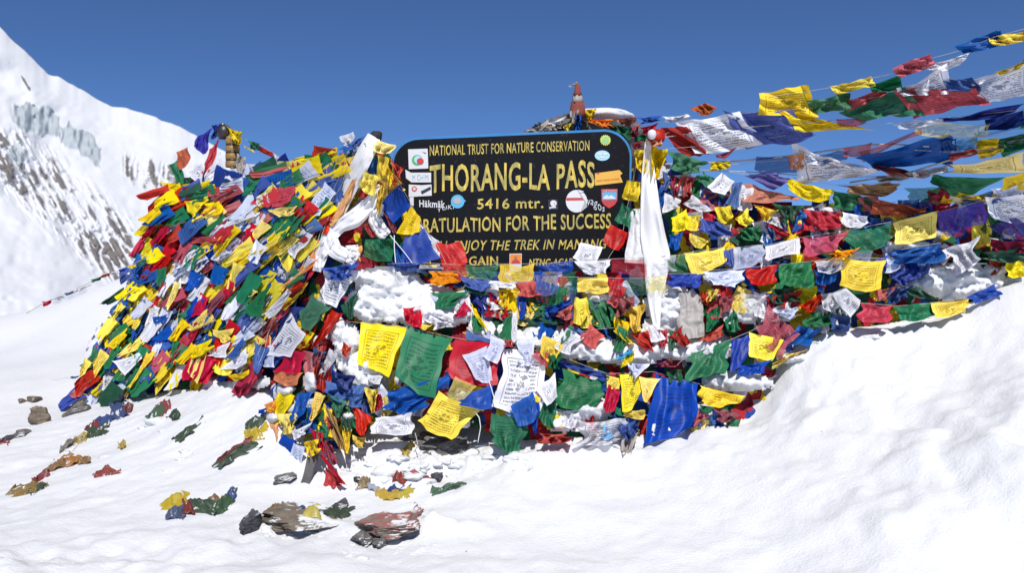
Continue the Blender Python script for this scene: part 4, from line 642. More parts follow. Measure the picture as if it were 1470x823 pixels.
# ------------------------------------------------------------------ loose flags one can tell apart
G1 = 'flags round the wooden pole of the sign'; G2 = 'flags on the front of the heap'; G3 = 'flags over the right of the heap'; G4 = 'flags at the foot of the heap'; G5 = 'flags flying from the far end of the heap'
A = [
 # c, quad, label, off, fold, group
 ('y', [(538, 199), (569, 208), (562, 219), (537, 219)], 'yellow flag knotted at the pole top just off the board corner', .10, .03, G1),
 ('b', [(505, 203), (526, 194), (530, 206), (500, 216)], 'blue flag blown from the very top of the pole', .08, .03, G1),
 ('ys', [(542, 222), (560, 226), (552, 266), (538, 250)], 'limp yellow flag hanging under the knot at the pole', .12, .03, G1),
 ('y', [(524, 246), (547, 254), (539, 281), (506, 270)], 'yellow printed flag spread over the white scarves', .20, .015, G1),
 ('y', [(542, 268), (555, 262), (548, 300), (535, 312)], 'twisted yellow flag strip between the white scarves', .18, .03, G1),
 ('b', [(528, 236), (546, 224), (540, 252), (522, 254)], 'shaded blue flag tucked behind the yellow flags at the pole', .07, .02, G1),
 ('r', [(560, 228), (579, 240), (580, 266), (565, 252)], 'deep red flag pressed against the board corner', .11, .03, G1),
 ('o', [(560, 248), (571, 258), (574, 268), (562, 268)], 'small orange flag under the deep red one at the board edge', .12, .02, G1),
 ('y', [(556, 236), (566, 250), (560, 270), (552, 258)], 'yellow flag beside the small orange flag at the board edge', .115, .02, G1),
 ('rs', [(527, 298), (538, 312), (542, 340), (521, 344)], 'thin red flag hanging between two white scarves', .11, .02, G1),
 ('m', [(552, 304), (566, 318), (574, 336), (556, 332)], 'dark red flag peeking out under the slanting blue flag', .09, .02, G1),
 ('gs', [(523, 342), (565, 341), (566, 376), (522, 376)], 'thin green flag below the bunched white scarf', .10, .02, G1),
 ('o', [(508, 354), (520, 353), (519, 375), (507, 374)], 'small orange flag below the loop of white scarf', .11, .015, G1),
 ('b', [(564, 350), (580, 352), (588, 377), (566, 377)], 'blue flag hanging in shade at the lower board corner', .08, .02, G1),
 ('g', [(455, 302), (470, 292), (466, 341), (447, 344)], 'narrow green flag strip left of the slanting white scarf', .10, .02, G1),
 ('r', [(471, 288), (489, 268), (478, 300), (464, 318)], 'red flag strip flanked by blue and green strips by the scarf', .09, .02, G1),
 ('b', [(468, 276), (490, 256), (480, 284), (464, 304)], 'blue flag strip uppermost beside the slanting white scarf', .085, .02, G1),
 ('ws', [(484, 232), (503, 214), (500, 250), (482, 256)], 'lacy white flag against the sky side of the pole', .07, .03, G1),
 ('w', [(486, 196), (508, 190), (512, 206), (490, 218)], 'torn white net flag fluttering above the pole', .03, .03, G1),
 ('b', [(462, 384), (518, 376), (507, 399), (474, 402)], 'crumpled blue flag bundle over a large white print', .17, .03, G1),
 ('n', [(590, 376), (640, 384), (630, 396), (585, 392)], 'dark blue flag lying under the sign string above the snow lump', .07, .02, G2),
 ('w', [(465, 386), (522, 388), (486, 443), (447, 422)], 'big white printed flag under the crumpled blue bundle', .13, .012, G2),
 ('g', [(448, 425), (475, 441), (449, 478), (414, 464)], 'plain green flag below the big white printed flag', .11, .012, G2),
 ('d', [(488, 440), (514, 414), (509, 459), (494, 462)], 'dark green flag edge beside the big snow lump', .08, .02, G2),
 ('r', [(477, 444), (491, 452), (464, 496), (440, 502)], 'long red printed flag dusted with snow', .10, .012, G2),
 ('w', [(418, 449), (439, 480), (414, 519), (380, 512)], 'white printed flag spread on the slope left of red fringed cloth', .12, .010, G2),
 ('r', [(404, 498), (441, 506), (432, 545), (391, 532)], 'red printed cloth with a frayed round end', .09, .012, G2),
 ('e', [(392, 530), (434, 536), (424, 558), (394, 545)], 'faded red fringe hanging onto the snow', .085, .02, G2),
 ('r', [(372, 460), (402, 462), (396, 500), (362, 512)], 'red flag next to the white printed flag on the slope', .09, .02, G2),
 ('n', [(404, 440), (436, 440), (428, 466), (396, 470)], 'navy flag just above the white printed flag on the slope', .08, .02, G2),
 ('l', [(362, 505), (392, 490), (398, 528), (366, 528)], 'lilac white flag touching the snow edge of the slope', .10, .02, G2),
 ('b', [(392, 474), (412, 464), (402, 500), (384, 506)], 'blue flag hanging between red and lilac flags on the slope', .075, .02, G2),
 ('ws', [(455, 540), (474, 500), (492, 500), (470, 545)], 'folded white flag beside the yellow front flag', .08, .02, G2),
 ('r', [(492, 490), (504, 500), (500, 515), (486, 510)], 'scrap of red and white flag beside the yellow front flag', .09, .02, G2),
 ('n', [(450, 498), (470, 505), (462, 530), (446, 520)], 'violet blue twist of flag under the snowy red flag', .08, .03, G2),
 ('r', [(450, 500), (464, 496), (456, 540), (450, 545)], 'thin red flag twist under the snowy red flag', .085, .03, G2),
 ('b', [(468, 545), (524, 556), (529, 588), (466, 574)], 'wide blue flag below the yellow front flag', .08, .02, G2),
 ('n', [(480, 535), (512, 540), (506, 560), (474, 555)], 'dark blue flag folded over the wide blue flag', .09, .03, G2),
 ('w', [(528, 538), (550, 540), (545, 552), (526, 550)], 'white flag edge showing under the yellow front flag', .05, .01, G2),
 ('y', [(522, 556), (544, 560), (540, 590), (528, 594)], 'yellow knot of cloth beside wide blue flag', .10, .04, G2),
 ('m', [(536, 566), (548, 566), (550, 590), (534, 592)], 'maroon rag behind the yellow knot of cloth', .08, .02, G2),
 ('b', [(557, 561), (652, 536), (604, 606), (549, 588)], 'broad blue flag hanging behind the large green flag', .055, .015, G2),
 ('y', [(627, 560), (700, 584), (651, 632), (592, 618)], 'big bright yellow flag blown up at the lowest row', .10, .010, G2),
 ('yt', [(653, 542), (686, 554), (658, 582), (640, 566)], 'small thin yellow flag on top of the big bright yellow one', .125, .010, G2),
 ('b', [(660, 572), (707, 551), (709, 587), (658, 590)], 'small blue printed flag over the big bright yellow flag', .135, .010, G2),
 ('l', [(665, 509), (700, 497), (708, 547), (683, 553)], 'small lilac flag with blue print on the large red flag', .11, .008, G2),
 ('b', [(731, 580), (766, 564), (776, 600), (744, 613)], 'small blue flag pinned over the lower corner of the white horse flag', .12, .008, G2),
 ('b', [(763, 584), (775, 579), (773, 618), (765, 628)], 'narrow blue flag tail beside the small blue flag', .115, .012, G2),
 ('w', [(767, 560), (798, 536), (803, 577), (786, 584)], 'small white flag with a black emblem over the white horse flag', .125, .008, G2),
 ('y', [(768, 566), (776, 572), (774, 580), (764, 576)], 'tiny yellow scrap between two small flags', .11, .01, G2),
 ('rs', [(769, 504), (787, 505), (786, 528), (763, 515)], 'small thin red flag at the top corner of the white horse flag', .115, .012, G2),
 ('g', [(786, 504), (806, 505), (804, 536), (787, 528)], 'rolled green flag knotted beside the white horse flag', .12, .04, G2),
 ('c', [(728, 588), (746, 590), (744, 600), (724, 596)], 'light blue scrap under the white horse flag', .07, .01, G2),
 ('g', [(703, 592), (763, 603), (752, 646), (690, 668)], 'green flag with its lower corner in the snow, lowest of all', .09, .014, G2),
 ('g', [(776, 570), (800, 576), (798, 618), (770, 610)], 'green flag strip behind the narrow blue tail', .06, .015, G2),
 ('w', [(537, 600), (592, 593), (590, 630), (533, 621)], 'white printed flag hanging below the broad blue flag', .10, .012, G2),
 ('r', [(503, 579), (536, 599), (523, 631), (508, 612)], 'bright red flag corner left of the hanging white flag', .095, .012, G2),
 ('g', [(470, 567), (499, 577), (488, 602), (478, 592)], 'small green flag tip above the bright red corner', .10, .015, G2),
 ('d', [(484, 580), (505, 585), (508, 628), (490, 620)], 'dark green flag in shade behind the bright red corner', .05, .02, G2),
 ('y', [(492, 610), (504, 618), (502, 652), (490, 656)], 'yellow flag strip with ragged end behind the tan drape', .06, .02, G2),
 ('y', [(506, 625), (526, 628), (522, 644), (506, 642)], 'yellow rag under the bright red corner', .06, .02, G2),
 ('t', [(467, 585), (484, 600), (499, 652), (478, 636)], 'tan orange drape hanging by the grey stake', .11, .02, G2),
 ('b', [(429, 563), (448, 563), (434, 603), (415, 602)], 'royal blue flag standing out above the yellow star cloth', .10, .012, G2),
 ('y', [(452, 563), (468, 567), (453, 604), (442, 602)], 'plain yellow flag strip beside the royal blue flag', .10, .012, G2),
 ('y', [(397, 594), (424, 592), (430, 622), (402, 626)], 'crumpled pale yellow flag above the faded blue one', .09, .03, G2),
 ('o', [(386, 607), (399, 610), (400, 626), (390, 653)], 'orange flag hanging as a narrow wedge', .08, .012, G2),
 ('b', [(406, 622), (428, 635), (411, 666), (386, 663)], 'faded blue flag spread on the snow beside the orange wedge', .10, .010, G2),
 ('l', [(421, 636), (439, 642), (430, 676), (410, 669)], 'pale flag with blue print next to the stake', .11, .010, G2),
 ('w', [(414, 620), (448, 606), (440, 626), (420, 634)], 'light blue white flag tied above the stake', .12, .02, G2),
 ('y', [(436, 636), (458, 630), (460, 652), (440, 658)], 'yellow star shaped cloth knotted on the stake head', .15, .03, G2),
 ('g', [(452, 610), (470, 612), (472, 632), (456, 636)], 'green flag knotted behind the yellow star shaped cloth', .12, .03, G2),
 ('r', [(446, 614), (462, 622), (470, 652), (454, 650)], 'red flag trailing down behind the stake head', .13, .02, G2),
 ('m', [(462, 628), (478, 640), (486, 664), (470, 676)], 'dark red flag twist beside the tan drape', .12, .03, G2),
 ('r', [(458, 652), (464, 652), (498, 698), (490, 700)], 'long thin red flag sliding down past the stake', .14, .01, G2),
 ('r', [(468, 672), (492, 690), (494, 702), (460, 697)], 'red flag lying on the snow at the end of the thin red one', .10, .015, G2),
 ('d', [(497, 701), (501, 700), (509, 713), (503, 712)], 'tiny green flag tip on the snow', .10, .004, G2),
 ('n', [(424, 598), (438, 604), (436, 620), (420, 616)], 'navy scrap under the royal blue flag', .08, .02, G2),
 ('b', [(352, 590), (384, 586), (378, 602), (350, 604)], 'blue flag scrap jutting out over the snow by an orange one', .06, .02, G4),
 ('o', [(378, 582), (396, 574), (394, 588), (384, 596)], 'orange flag scrap jutting over the snow', .07, .02, G4),
 # above the ledge, below the sign
 ('g', [(616, 420), (676, 417), (645, 455), (628, 441)], 'green flag hanging by a corner beside the big snow lump', .10, .015, G2),
 ('r', [(668, 432), (678, 446), (663, 459), (645, 453)], 'red flag peeking out behind the cornered green flag', .08, .02, G2),
 ('r', [(577, 441), (605, 440), (606, 472), (584, 468)], 'red flag standing up out of the snow lump', .115, .02, G2),
 ('w', [(607, 444), (640, 462), (671, 466), (620, 474)], 'white crumpled sheet beside the upright red flag', .10, .03, G2),
 ('y', [(604, 466), (622, 466), (612, 474), (602, 474)], 'yellow scrap at the corner of the large green flag', .10, .008, G2),
 ('b', [(668, 474), (717, 491), (713, 496), (667, 487)], 'blue flag stretched above the large red flag', .085, .01, G2),
 ('y', [(674, 433), (684, 446), (701, 476), (692, 472)], 'yellow flag tail slanting above the stretched blue flag', .10, .012, G2),
 ('g', [(676, 452), (688, 458), (698, 479), (678, 476)], 'olive green flag below the yellow tail', .085, .015, G2),
 ('y', [(714, 418), (739, 410), (735, 452), (712, 434)], 'limp yellow flag under the lower sign string', .09, .03, G2),
 ('b', [(740, 426), (757, 426), (755, 459), (744, 458)], 'blue strip hanging under the lower sign string', .095, .012, G2),
 ('g', [(732, 452), (736, 452), (736, 490), (712, 489)], 'green cone shaped flag above the large red flag', .10, .012, G2),
 ('w', [(735, 447), (741, 447), (742, 492), (735, 494)], 'thin white strip beside the cone shaped green flag', .115, .008, G2),
 ('r', [(718, 488), (738, 488), (738, 498), (720, 497)], 'folded red flag on top of the large red flag', .12, .02, G2),
 ('d', [(744, 462), (772, 444), (822, 468), (752, 466)], 'dark green flag lying along the snowy ledge', .08, .02, G2),
 ('b', [(779, 443), (820, 428), (826, 440), (790, 456)], 'blue and white flag ring above the dark green flag', .09, .04, G2),
 ('e', [(790, 454), (824, 436), (824, 458), (796, 462)], 'brown red knitted cloth inside the blue ring', .10, .04, G2),
 ('y', [(826, 428), (844, 427), (847, 476), (820, 462)], 'yellow printed flag fluttering above the snowy ledge', .13, .02, G2),
 ('g', [(819, 466), (824, 468), (816, 486), (798, 497)], 'green flag tail over the snowy ledge', .12, .01, G2),
 ('b', [(812, 462), (826, 470), (850, 484), (830, 482)], 'blue flag corner poking out of ledge snow', .10, .01, G2),
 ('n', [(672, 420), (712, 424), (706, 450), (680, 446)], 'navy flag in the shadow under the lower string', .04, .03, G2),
 ('k', [(690, 432), (735, 444), (728, 464), (694, 452)], 'bundle of pale sticks and cloth under the lower string', .05, .04, G2),
 ('y', [(757, 432), (776, 436), (768, 450), (752, 446)], 'yellow scrap behind the blue strip', .05, .02, G2),
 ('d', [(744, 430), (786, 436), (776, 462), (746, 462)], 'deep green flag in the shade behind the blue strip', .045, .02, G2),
 ('g', [(842, 430), (872, 434), (878, 468), (848, 474)], 'dark green cloth left of the yellow pair of flags', .06, .02, G2),
 ('y', [(896, 440), (926, 436), (928, 470), (900, 482)], 'upper one of a pair of crumpled yellow flags by the scarf', .09, .03, G2),
 ('y', [(882, 455), (904, 462), (908, 496), (878, 492)], 'lower one of a pair of crumpled yellow flags by the scarf', .08, .03, G2),
 ('m', [(884, 430), (912, 424), (904, 452), (886, 456)], 'dark red knotted flag above the pair of yellow flags', .11, .04, G2),
 ('r', [(906, 478), (932, 474), (944, 505), (928, 508)], 'red flag hanging to the left of the scarf tip', .10, .02, G2),
 ('r', [(946, 474), (959, 472), (958, 500), (945, 498)], 'red flag strip to the right of the scarf tip', .09, .02, G2),
 ('g', [(960, 472), (975, 476), (968, 504), (960, 502)], 'green flag strip touching the dirty grey bag', .09, .015, G2),
 ('c', [(884, 514), (902, 502), (914, 500), (892, 524)], 'cyan edged flag fold on the ledge', .12, .02, G2),
 ('y', [(896, 512), (914, 501), (906, 520), (890, 530)], 'yellow flag fold on top of the cyan edge', .13, .02, G2),
 ('l', [(900, 520), (934, 522), (916, 552), (902, 538)], 'pale printed scrap draped over the ledge', .12, .03, G2),
 ('m', [(936, 520), (962, 516), (978, 524), (940, 530)], 'maroon roll of cloth lying on the ledge snow', .12, .03, G2),
 ('d', [(956, 534), (980, 530), (980, 552), (952, 548)], 'dark green flag left of the green flag with a figure', .08, .02, G2),
 ('y', [(888, 537), (919, 540), (924, 586), (894, 591)], 'bright yellow folded flag beside the big blue flag', .11, .008, G2),
 ('y', [(918, 540), (948, 544), (927, 583), (922, 570)], 'yellow printed flag overlapping the big blue flag', .12, .010, G2),
 ('b', [(938, 532), (1005, 552), (996, 620), (925, 640)], 'big blue flag with a snow lump on its hem', .09, .018, G2),
 ('y', [(1005, 553), (1073, 571), (1046, 588), (1006, 579)], 'long yellow printed flag half in the snow bank', .08, .012, G2),
 ('r', [(872, 553), (891, 560), (888, 588), (862, 596)], 'white and red hatched flag under small yellow flag', .10, .012, G2),
 ('g', [(884, 584), (898, 588), (894, 598), (882, 598)], 'green scrap under the bright yellow folded flag', .08, .01, G2),
 ('y', [(894, 590), (926, 588), (924, 602), (900, 602)], 'yellow scrap under the bright yellow folded flag', .085, .015, G2),
 ('ws', [(828, 603), (902, 600), (904, 636), (818, 638)], 'crumpled see-through lilac flag on the snow at the ledge foot', .11, .03, G2),
 ('c', [(866, 610), (880, 610), (880, 632), (864, 630)], 'cyan patch of cloth in the lilac flag', .125, .01, G2),
 ('b', [(884, 612), (914, 604), (920, 620), (890, 640)], 'blue flag gathered at the end of the lilac flag', .13, .03, G2),
 ('k', [(893, 630), (918, 620), (908, 648), (892, 670)], 'grey printed flag tail hanging onto the snow', .12, .02, G2),
 ('r', [(774, 622), (815, 622), (816, 634), (772, 640)], 'red flag rolled along the snow at the ledge foot', .09, .04, G2),
 ('m', [(1024, 584), (1064, 594), (1048, 612), (1020, 598)], 'maroon flag at the snow bank below the long yellow flag', .08, .03, G2),
 ('r', [(998, 588), (1016, 598), (998, 616), (994, 602)], 'red flag corner under the big blue flag hem', .08, .015, G2),
 ('g', [(1004, 582), (1026, 584), (1022, 594), (1004, 592)], 'green scrap beside the maroon flag at the snow bank', .085, .015, G2),
 # right of the scarf
 ('y', [(911, 216), (934, 212), (936, 252), (902, 250)], 'bunched yellow flag just left of the long white scarf', .08, .04, G3),
 ('y', [(934, 206), (960, 214), (949, 254), (934, 258)], 'bunched yellow flag just right of the long white scarf', .09, .04, G3),
 ('g', [(959, 215), (1018, 233), (1006, 256), (952, 238)], 'green flag blown flat out from the scarf knot', .12, .02, G3),
 ('r', [(979, 251), (1001, 254), (990, 275), (981, 284)], 'red flag hanging below the flat green flag', .09, .02, G3),
 ('m', [(962, 250), (980, 256), (978, 286), (964, 282)], 'dark red ruffled flag beside the scarf', .08, .04, G3),
 ('b', [(952, 246), (966, 250), (962, 276), (950, 272)], 'dark blue flag bit behind the scarf', .06, .02, G3),
 ('g', [(1008, 244), (1036, 260), (1044, 290), (1000, 262)], 'light green flag slanting behind a small white print', .09, .015, G3),
 ('w', [(1036, 247), (1056, 262), (1034, 286), (1015, 268)], 'small white print with a dark picture on green flag', .13, .008, G3),
 ('b', [(1050, 262), (1067, 262), (1060, 303), (1040, 290)], 'sky blue flag right of the small white print', .10, .015, G3),
 ('ws', [(992, 278), (1024, 303), (1007, 311), (977, 290)], 'thin white flag flung across below the green flag', .11, .02, G3),
 ('w', [(954, 277), (979, 287), (974, 302), (950, 306)], 'white printed flag touching the long white scarf', .11, .015, G3),
 ('y', [(963, 313), (986, 299), (988, 328), (966, 336)], 'bulging yellow flag close to the long white scarf', .11, .02, G3),
 ('y', [(988, 310), (1005, 308), (1004, 332), (984, 332)], 'square yellow flag left of a folded blue flag', .11, .012, G3),
 ('y', [(1026, 298), (1050, 295), (1056, 318), (1030, 326)], 'round bulging yellow printed flag above folded blue flag', .13, .02, G3),
 ('y', [(1055, 314), (1074, 298), (1084, 316), (1060, 331)], 'crumpled yellow flag between the round one and a fringed one', .12, .02, G3),
 ('y', [(1082, 292), (1118, 302), (1106, 320), (1090, 314)], 'yellow flag crumpled into a ring', .12, .04, G3),
 ('b', [(1004, 311), (1040, 320), (1053, 340), (1003, 343)], 'folded blue flag in the middle of the yellow cluster', .12, .02, G3),
 ('y', [(990, 334), (1018, 345), (1014, 358), (988, 352)], 'yellow flag hanging under the folded blue flag', .11, .015, G3),
 ('b', [(960, 338), (982, 332), (975, 366), (957, 354)], 'blue flag beside lower half of the long white scarf', .09, .015, G3),
 ('g', [(1056, 330), (1094, 322), (1094, 342), (1066, 350)], 'crumpled green flag under the yellow cluster', .10, .03, G3),
 ('r', [(1094, 318), (1122, 327), (1149, 339), (1118, 343)], 'red flag tail twisted out to the right of yellow cluster', .10, .03, G3),
 ('d', [(1108, 290), (1156, 294), (1146, 326), (1104, 318)], 'dark green torn flag above the red tail', .07, .03, G3),
 ('r', [(1152, 298), (1209, 305), (1207, 334), (1154, 331)], 'rippled red flag hanging in the middle of the right side', .11, .025, G3),
 ('w', [(1209, 304), (1247, 312), (1244, 328), (1208, 330)], 'grey white flag next to the rippled red flag', .10, .015, G3),
 ('e', [(1255, 288), (1335, 296), (1326, 310), (1247, 308)], 'long red flag stretched above the yellow horse flag', .12, .02, G3),
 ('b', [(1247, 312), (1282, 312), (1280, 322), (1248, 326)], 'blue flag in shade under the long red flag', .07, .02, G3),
 ('y', [(1020, 232), (1048, 231), (1046, 244), (1022, 246)], 'fluffy yellow tassel of flag in mid air above green flag', .06, .04, G3),
 ('m', [(1026, 222), (1060, 210), (1040, 228), (1030, 230)], 'small dark red pennant against the sky over yellow tassel', .04, .01, G3),
 ('w', [(1351, 360), (1410, 338), (1418, 372), (1366, 403)], 'big crumpled white print above the snow bank', .16, .03, G3),
 ('vs', [(1416, 323), (1480, 310), (1480, 344), (1428, 342)], 'violet flag near picture edge under the white horse flag', .10, .02, G3),
 ('m', [(1420, 344), (1480, 342), (1480, 366), (1428, 362)], 'maroon flag near picture edge between violet and green', .09, .02, G3),
 ('g', [(1411, 362), (1480, 350), (1480, 376), (1415, 378)], 'green flag near picture edge above the snow', .11, .02, G3),
 ('y', [(1444, 378), (1480, 370), (1480, 396), (1437, 401)], 'yellow flag at picture edge touching the snow bank', .12, .012, G3),
 ('o', [(1182, 365), (1234, 354), (1234, 366), (1184, 376)], 'rolled orange flag above large bright yellow flag', .17, .03, G3),
 ('b', [(1168, 388), (1204, 386), (1206, 416), (1168, 408)], 'blue flag left of the large bright yellow flag', .11, .03, G3),
 ('w', [(1178, 424), (1206, 416), (1208, 440), (1176, 452)], 'white flag half behind the white pentagon flag', .10, .02, G3),
 ('r', [(1256, 418), (1290, 408), (1276, 428), (1258, 434)], 'red flag corner under large bright yellow flag', .10, .02, G3),
 ('n', [(1268, 416), (1312, 410), (1306, 436), (1264, 438)], 'dark blue flag lying behind the short string', .08, .02, G3),
 ('d', [(1290, 410), (1316, 412), (1350, 432), (1310, 426)], 'thin dark green flag running behind the short string', .09, .02, G3),
 ('b', [(1282, 384), (1330, 388), (1324, 410), (1274, 408)], 'blue ragged flag under the dark blue roll', .09, .03, G3),
 ('r', [(1148, 440), (1180, 420), (1176, 444), (1152, 452)], 'bright red flag under the lower string, right part', .10, .03, G3),
 ('g', [(1160, 446), (1196, 448), (1192, 476), (1156, 470)], 'green ragged flag beside the white pentagon flag', .09, .03, G3),
 ('n', [(1190, 452), (1224, 454), (1218, 476), (1194, 478)], 'navy flag tip touching snow below the white pentagon', .08, .02, G3),
 ('r', [(1000, 490), (1040, 466), (1042, 484), (1010, 494)], 'bright red wedge flag over green figure flag', .10, .015, G3),
 ('g', [(1012, 446), (1034, 438), (1034, 474), (1010, 478)], 'green flag hanging right of the grey bag', .10, .02, G3),
 ('g', [(1040, 460), (1058, 446), (1064, 474), (1046, 486)], 'green flag tip right of the bright red wedge', .09, .02, G3),
 ('r', [(1004, 420), (1020, 418), (1016, 440), (1004, 436)], 'red flag bit above the grey bag', .07, .02, G3),
 ('y', [(1016, 416), (1032, 414), (1030, 434), (1014, 434)], 'yellow tassel hanging from the lower string by the bag', .13, .03, G3),
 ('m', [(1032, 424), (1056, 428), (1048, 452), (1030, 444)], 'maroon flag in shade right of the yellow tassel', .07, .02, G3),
 ('yt', [(1052, 432), (1068, 430), (1072, 446), (1054, 450)], 'yellow corner of a torn see-through flag', .12, .01, G3),
 ('wt', [(1062, 420), (1104, 424), (1096, 444), (1066, 448)], 'torn see-through white flag above the red wedge', .10, .03, G3),
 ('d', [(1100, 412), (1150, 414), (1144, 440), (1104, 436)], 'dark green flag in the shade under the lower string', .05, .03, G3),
 ('l', [(1112, 446), (1146, 440), (1146, 460), (1118, 458)], 'pale blue ragged flag beside red see-through flag', .09, .03, G3),
 ('m', [(1098, 426), (1116, 424), (1112, 446), (1098, 440)], 'maroon flag tip left of the pale blue ragged flag', .07, .02, G3),
 ('r', [(870, 436), (884, 416), (900, 412), (884, 446)], 'red streamer hanging under thin green flag', .09, .02, G3),
 ('g', [(962, 376), (1000, 378), (994, 398), (960, 396)], 'green flag glimpsed between the two long strings', .06, .02, G3),
 # far end of the heap
 ('v', [(283, 196), (304, 182), (302, 214), (266, 230)], 'blue violet flag blown out behind the bronze post', .06, .02, G5),
 ('r', [(300, 212), (318, 196), (304, 240), (286, 256)], 'long red flag hanging from the bronze post', .10, .02, G5),
 ('e', [(253, 218), (270, 212), (276, 236), (256, 244)], 'pale red flag blown farthest out from bronze post', .05, .015, G5),
 ('w', [(264, 248), (292, 226), (300, 256), (286, 266)], 'white flag hanging below the blue violet one', .11, .01, G5),
 ('w', [(316, 218), (322, 244), (300, 262), (288, 258)], 'thin white flag under the long red flag', .12, .015, G5),
 ('w', [(318, 238), (346, 240), (352, 262), (300, 256)], 'white flag spread at the foot of the bronze post', .10, .02, G5),
 ('g', [(242, 236), (256, 230), (268, 262), (252, 262)], 'green flag hanging at the outer end of ridge', .06, .02, G5),
 ('y', [(318, 176), (338, 186), (346, 200), (322, 198)], 'bright yellow cloth tied round the top of bronze post', .14, .04, G5),
 ('y', [(328, 184), (350, 190), (346, 208), (330, 206)], 'yellow cloth fraying off the top of bronze post toward the sky', .17, .04, G5),
 ('k', [(340, 220), (354, 226), (352, 250), (338, 248)], 'cream rag bunched against the lower bronze post', .15, .04, G5),
 ('n', [(304, 180), (320, 176), (318, 194), (304, 200)], 'dark navy cloth folded over the knob of bronze post', .17, .03, G5),
 ('y', [(364, 232), (372, 238), (392, 250), (380, 256)], 'yellow flag waving above the ridge near post', .06, .02, G5),
 ('b', [(340, 256), (372, 248), (378, 258), (346, 266)], 'blue flag draped along the ridge beside post', .10, .02, G5),
 ('r', [(213, 300), (250, 303), (248, 308), (214, 310)], 'red flag folded along its cord over the snow', .05, .02, G5),
 ('y', [(228, 262), (282, 262), (280, 274), (232, 272)], 'pale yellow flag stretched flat at outer ridge', .09, .02, G5),
 ('b', [(228, 278), (246, 274), (248, 288), (232, 288)], 'small blue flag below stretched yellow flag', .08, .01, G5),
 ('w', [(226, 288), (266, 284), (262, 306), (222, 310)], 'white flag hanging free at the outer ridge', .07, .015, G5),
 ('b', [(252, 302), (268, 292), (264, 318), (246, 322)], 'blue flag curled below the hanging white flag', .09, .02, G5),
 ('y', [(210, 322), (232, 320), (228, 346), (208, 342)], 'yellow flag sticking out over the snow slope', .06, .02, G5),
 ('y', [(266, 290), (300, 280), (292, 300), (270, 318)], 'yellow flag looping along upper slope of heap', .13, .03, G5),
 ('y', [(292, 292), (322, 282), (320, 306), (296, 316)], 'broad yellow bulging flag in the upper slope of heap', .13, .03, G5),
 ('r', [(296, 272), (336, 262), (330, 272), (298, 284)], 'dark red flag draped just under the ridge of heap', .12, .02, G5),
 ('w', [(362, 284), (388, 272), (392, 290), (366, 296)], 'white flag bulging in the upper slope below the ridge', .12, .03, G5),
 ('r', [(388, 268), (424, 266), (424, 290), (386, 298)], 'thin red flag blown sideways near the top of heap', .12, .02, G5),
 ('g', [(410, 288), (446, 286), (442, 304), (416, 300)], 'thin green flag blown sideways near the top of heap', .13, .02, G5),
 ('w', [(422, 268), (476, 258), (466, 278), (430, 284)], 'white flag blown sideways toward the scarves', .13, .02, G5),
 ('c', [(444, 264), (484, 256), (482, 264), (450, 272)], 'cyan flag edge above the sideways white flag', .12, .01, G5),
 ('r', [(438, 240), (470, 256), (464, 264), (440, 258)], 'red flag against the sky between heap and scarves', .08, .03, G5),
 ('ws', [(452, 236), (492, 234), (486, 256), (470, 252)], 'white flag blown against the sky by the scarves', .08, .02, G5),
 ('y', [(386, 300), (426, 296), (430, 306), (392, 314)], 'yellow flag lying flat in the middle of upper slope', .13, .03, G5),
 ('g', [(392, 354), (432, 304), (436, 312), (408, 350)], 'long green flag slanting in upper slope near scarves', .14, .02, G5),
 ('y', [(358, 364), (402, 336), (404, 348), (366, 368)], 'long yellow flag slanting below long green flag', .14, .02, G5),
 ('b', [(354, 370), (394, 362), (388, 376), (356, 376)], 'dark blue flag under the slanting yellow flag', .12, .03, G5),
 ('r', [(266, 340), (312, 338), (316, 348), (272, 350)], 'red flag lying lengthwise on outer slope', .13, .02, G5),
 ('w', [(246, 380), (286, 354), (288, 362), (252, 388)], 'white flag rolled lengthwise on the outer slope', .13, .02, G5),
 ('r', [(214, 446), (234, 400), (242, 402), (222, 446)], 'tall dark red flag standing out on outer slope', .13, .015, G5),
 ('y', [(236, 440), (252, 404), (262, 406), (240, 446)], 'cream yellow flag strip beside tall dark red one', .13, .015, G5),
 ('g', [(224, 388), (240, 384), (238, 414), (226, 410)], 'green flag right of the tall dark red one', .13, .015, G5),
 ('g', [(344, 452), (388, 406), (392, 412), (372, 456)], 'large green flag slanting in the middle of slope', .15, .012, G5),
 ('y', [(348, 412), (362, 414), (372, 422), (352, 428)], 'small bright yellow flag above large green slanting one', .14, .02, G5),
 ('w', [(160, 518), (200, 506), (204, 516), (180, 540)], 'white printed flag spread low on outer slope', .16, .010, G5),
 ('y', [(180, 558), (214, 504), (224, 506), (186, 562)], 'long yellow flag strip pointing down at the snow', .17, .012, G5),
 ('y', [(152, 498), (184, 470), (188, 478), (160, 506)], 'large yellow flag draped on outer edge of slope', .14, .02, G5),
 ('y', [(170, 416), (194, 412), (188, 428), (172, 430)], 'yellow flag curling out over snow from outer edge', .08, .02, G5),
 ('b', [(218, 456), (242, 450), (238, 464), (222, 466)], 'bright blue flag in middle of the outer slope', .15, .02, G5),
 ('y', [(272, 500), (306, 486), (304, 504), (276, 514)], 'crumpled bright yellow flag low in middle slope', .15, .03, G5),
 ('y', [(304, 474), (336, 472), (334, 490), (308, 492)], 'yellow flag with dark prints low in middle slope', .15, .03, G5),
 ('w', [(296, 504), (330, 490), (326, 514), (296, 516)], 'white printed flag low in middle slope near the snow', .15, .015, G5),
 ('b', [(322, 516), (350, 484), (356, 490), (336, 520)], 'long blue flag low on slope near snow edge', .15, .015, G5),
 ('w', [(316, 532), (352, 500), (356, 510), (350, 532)], 'white flag edge resting on snow below the long blue one', .13, .01, G5),
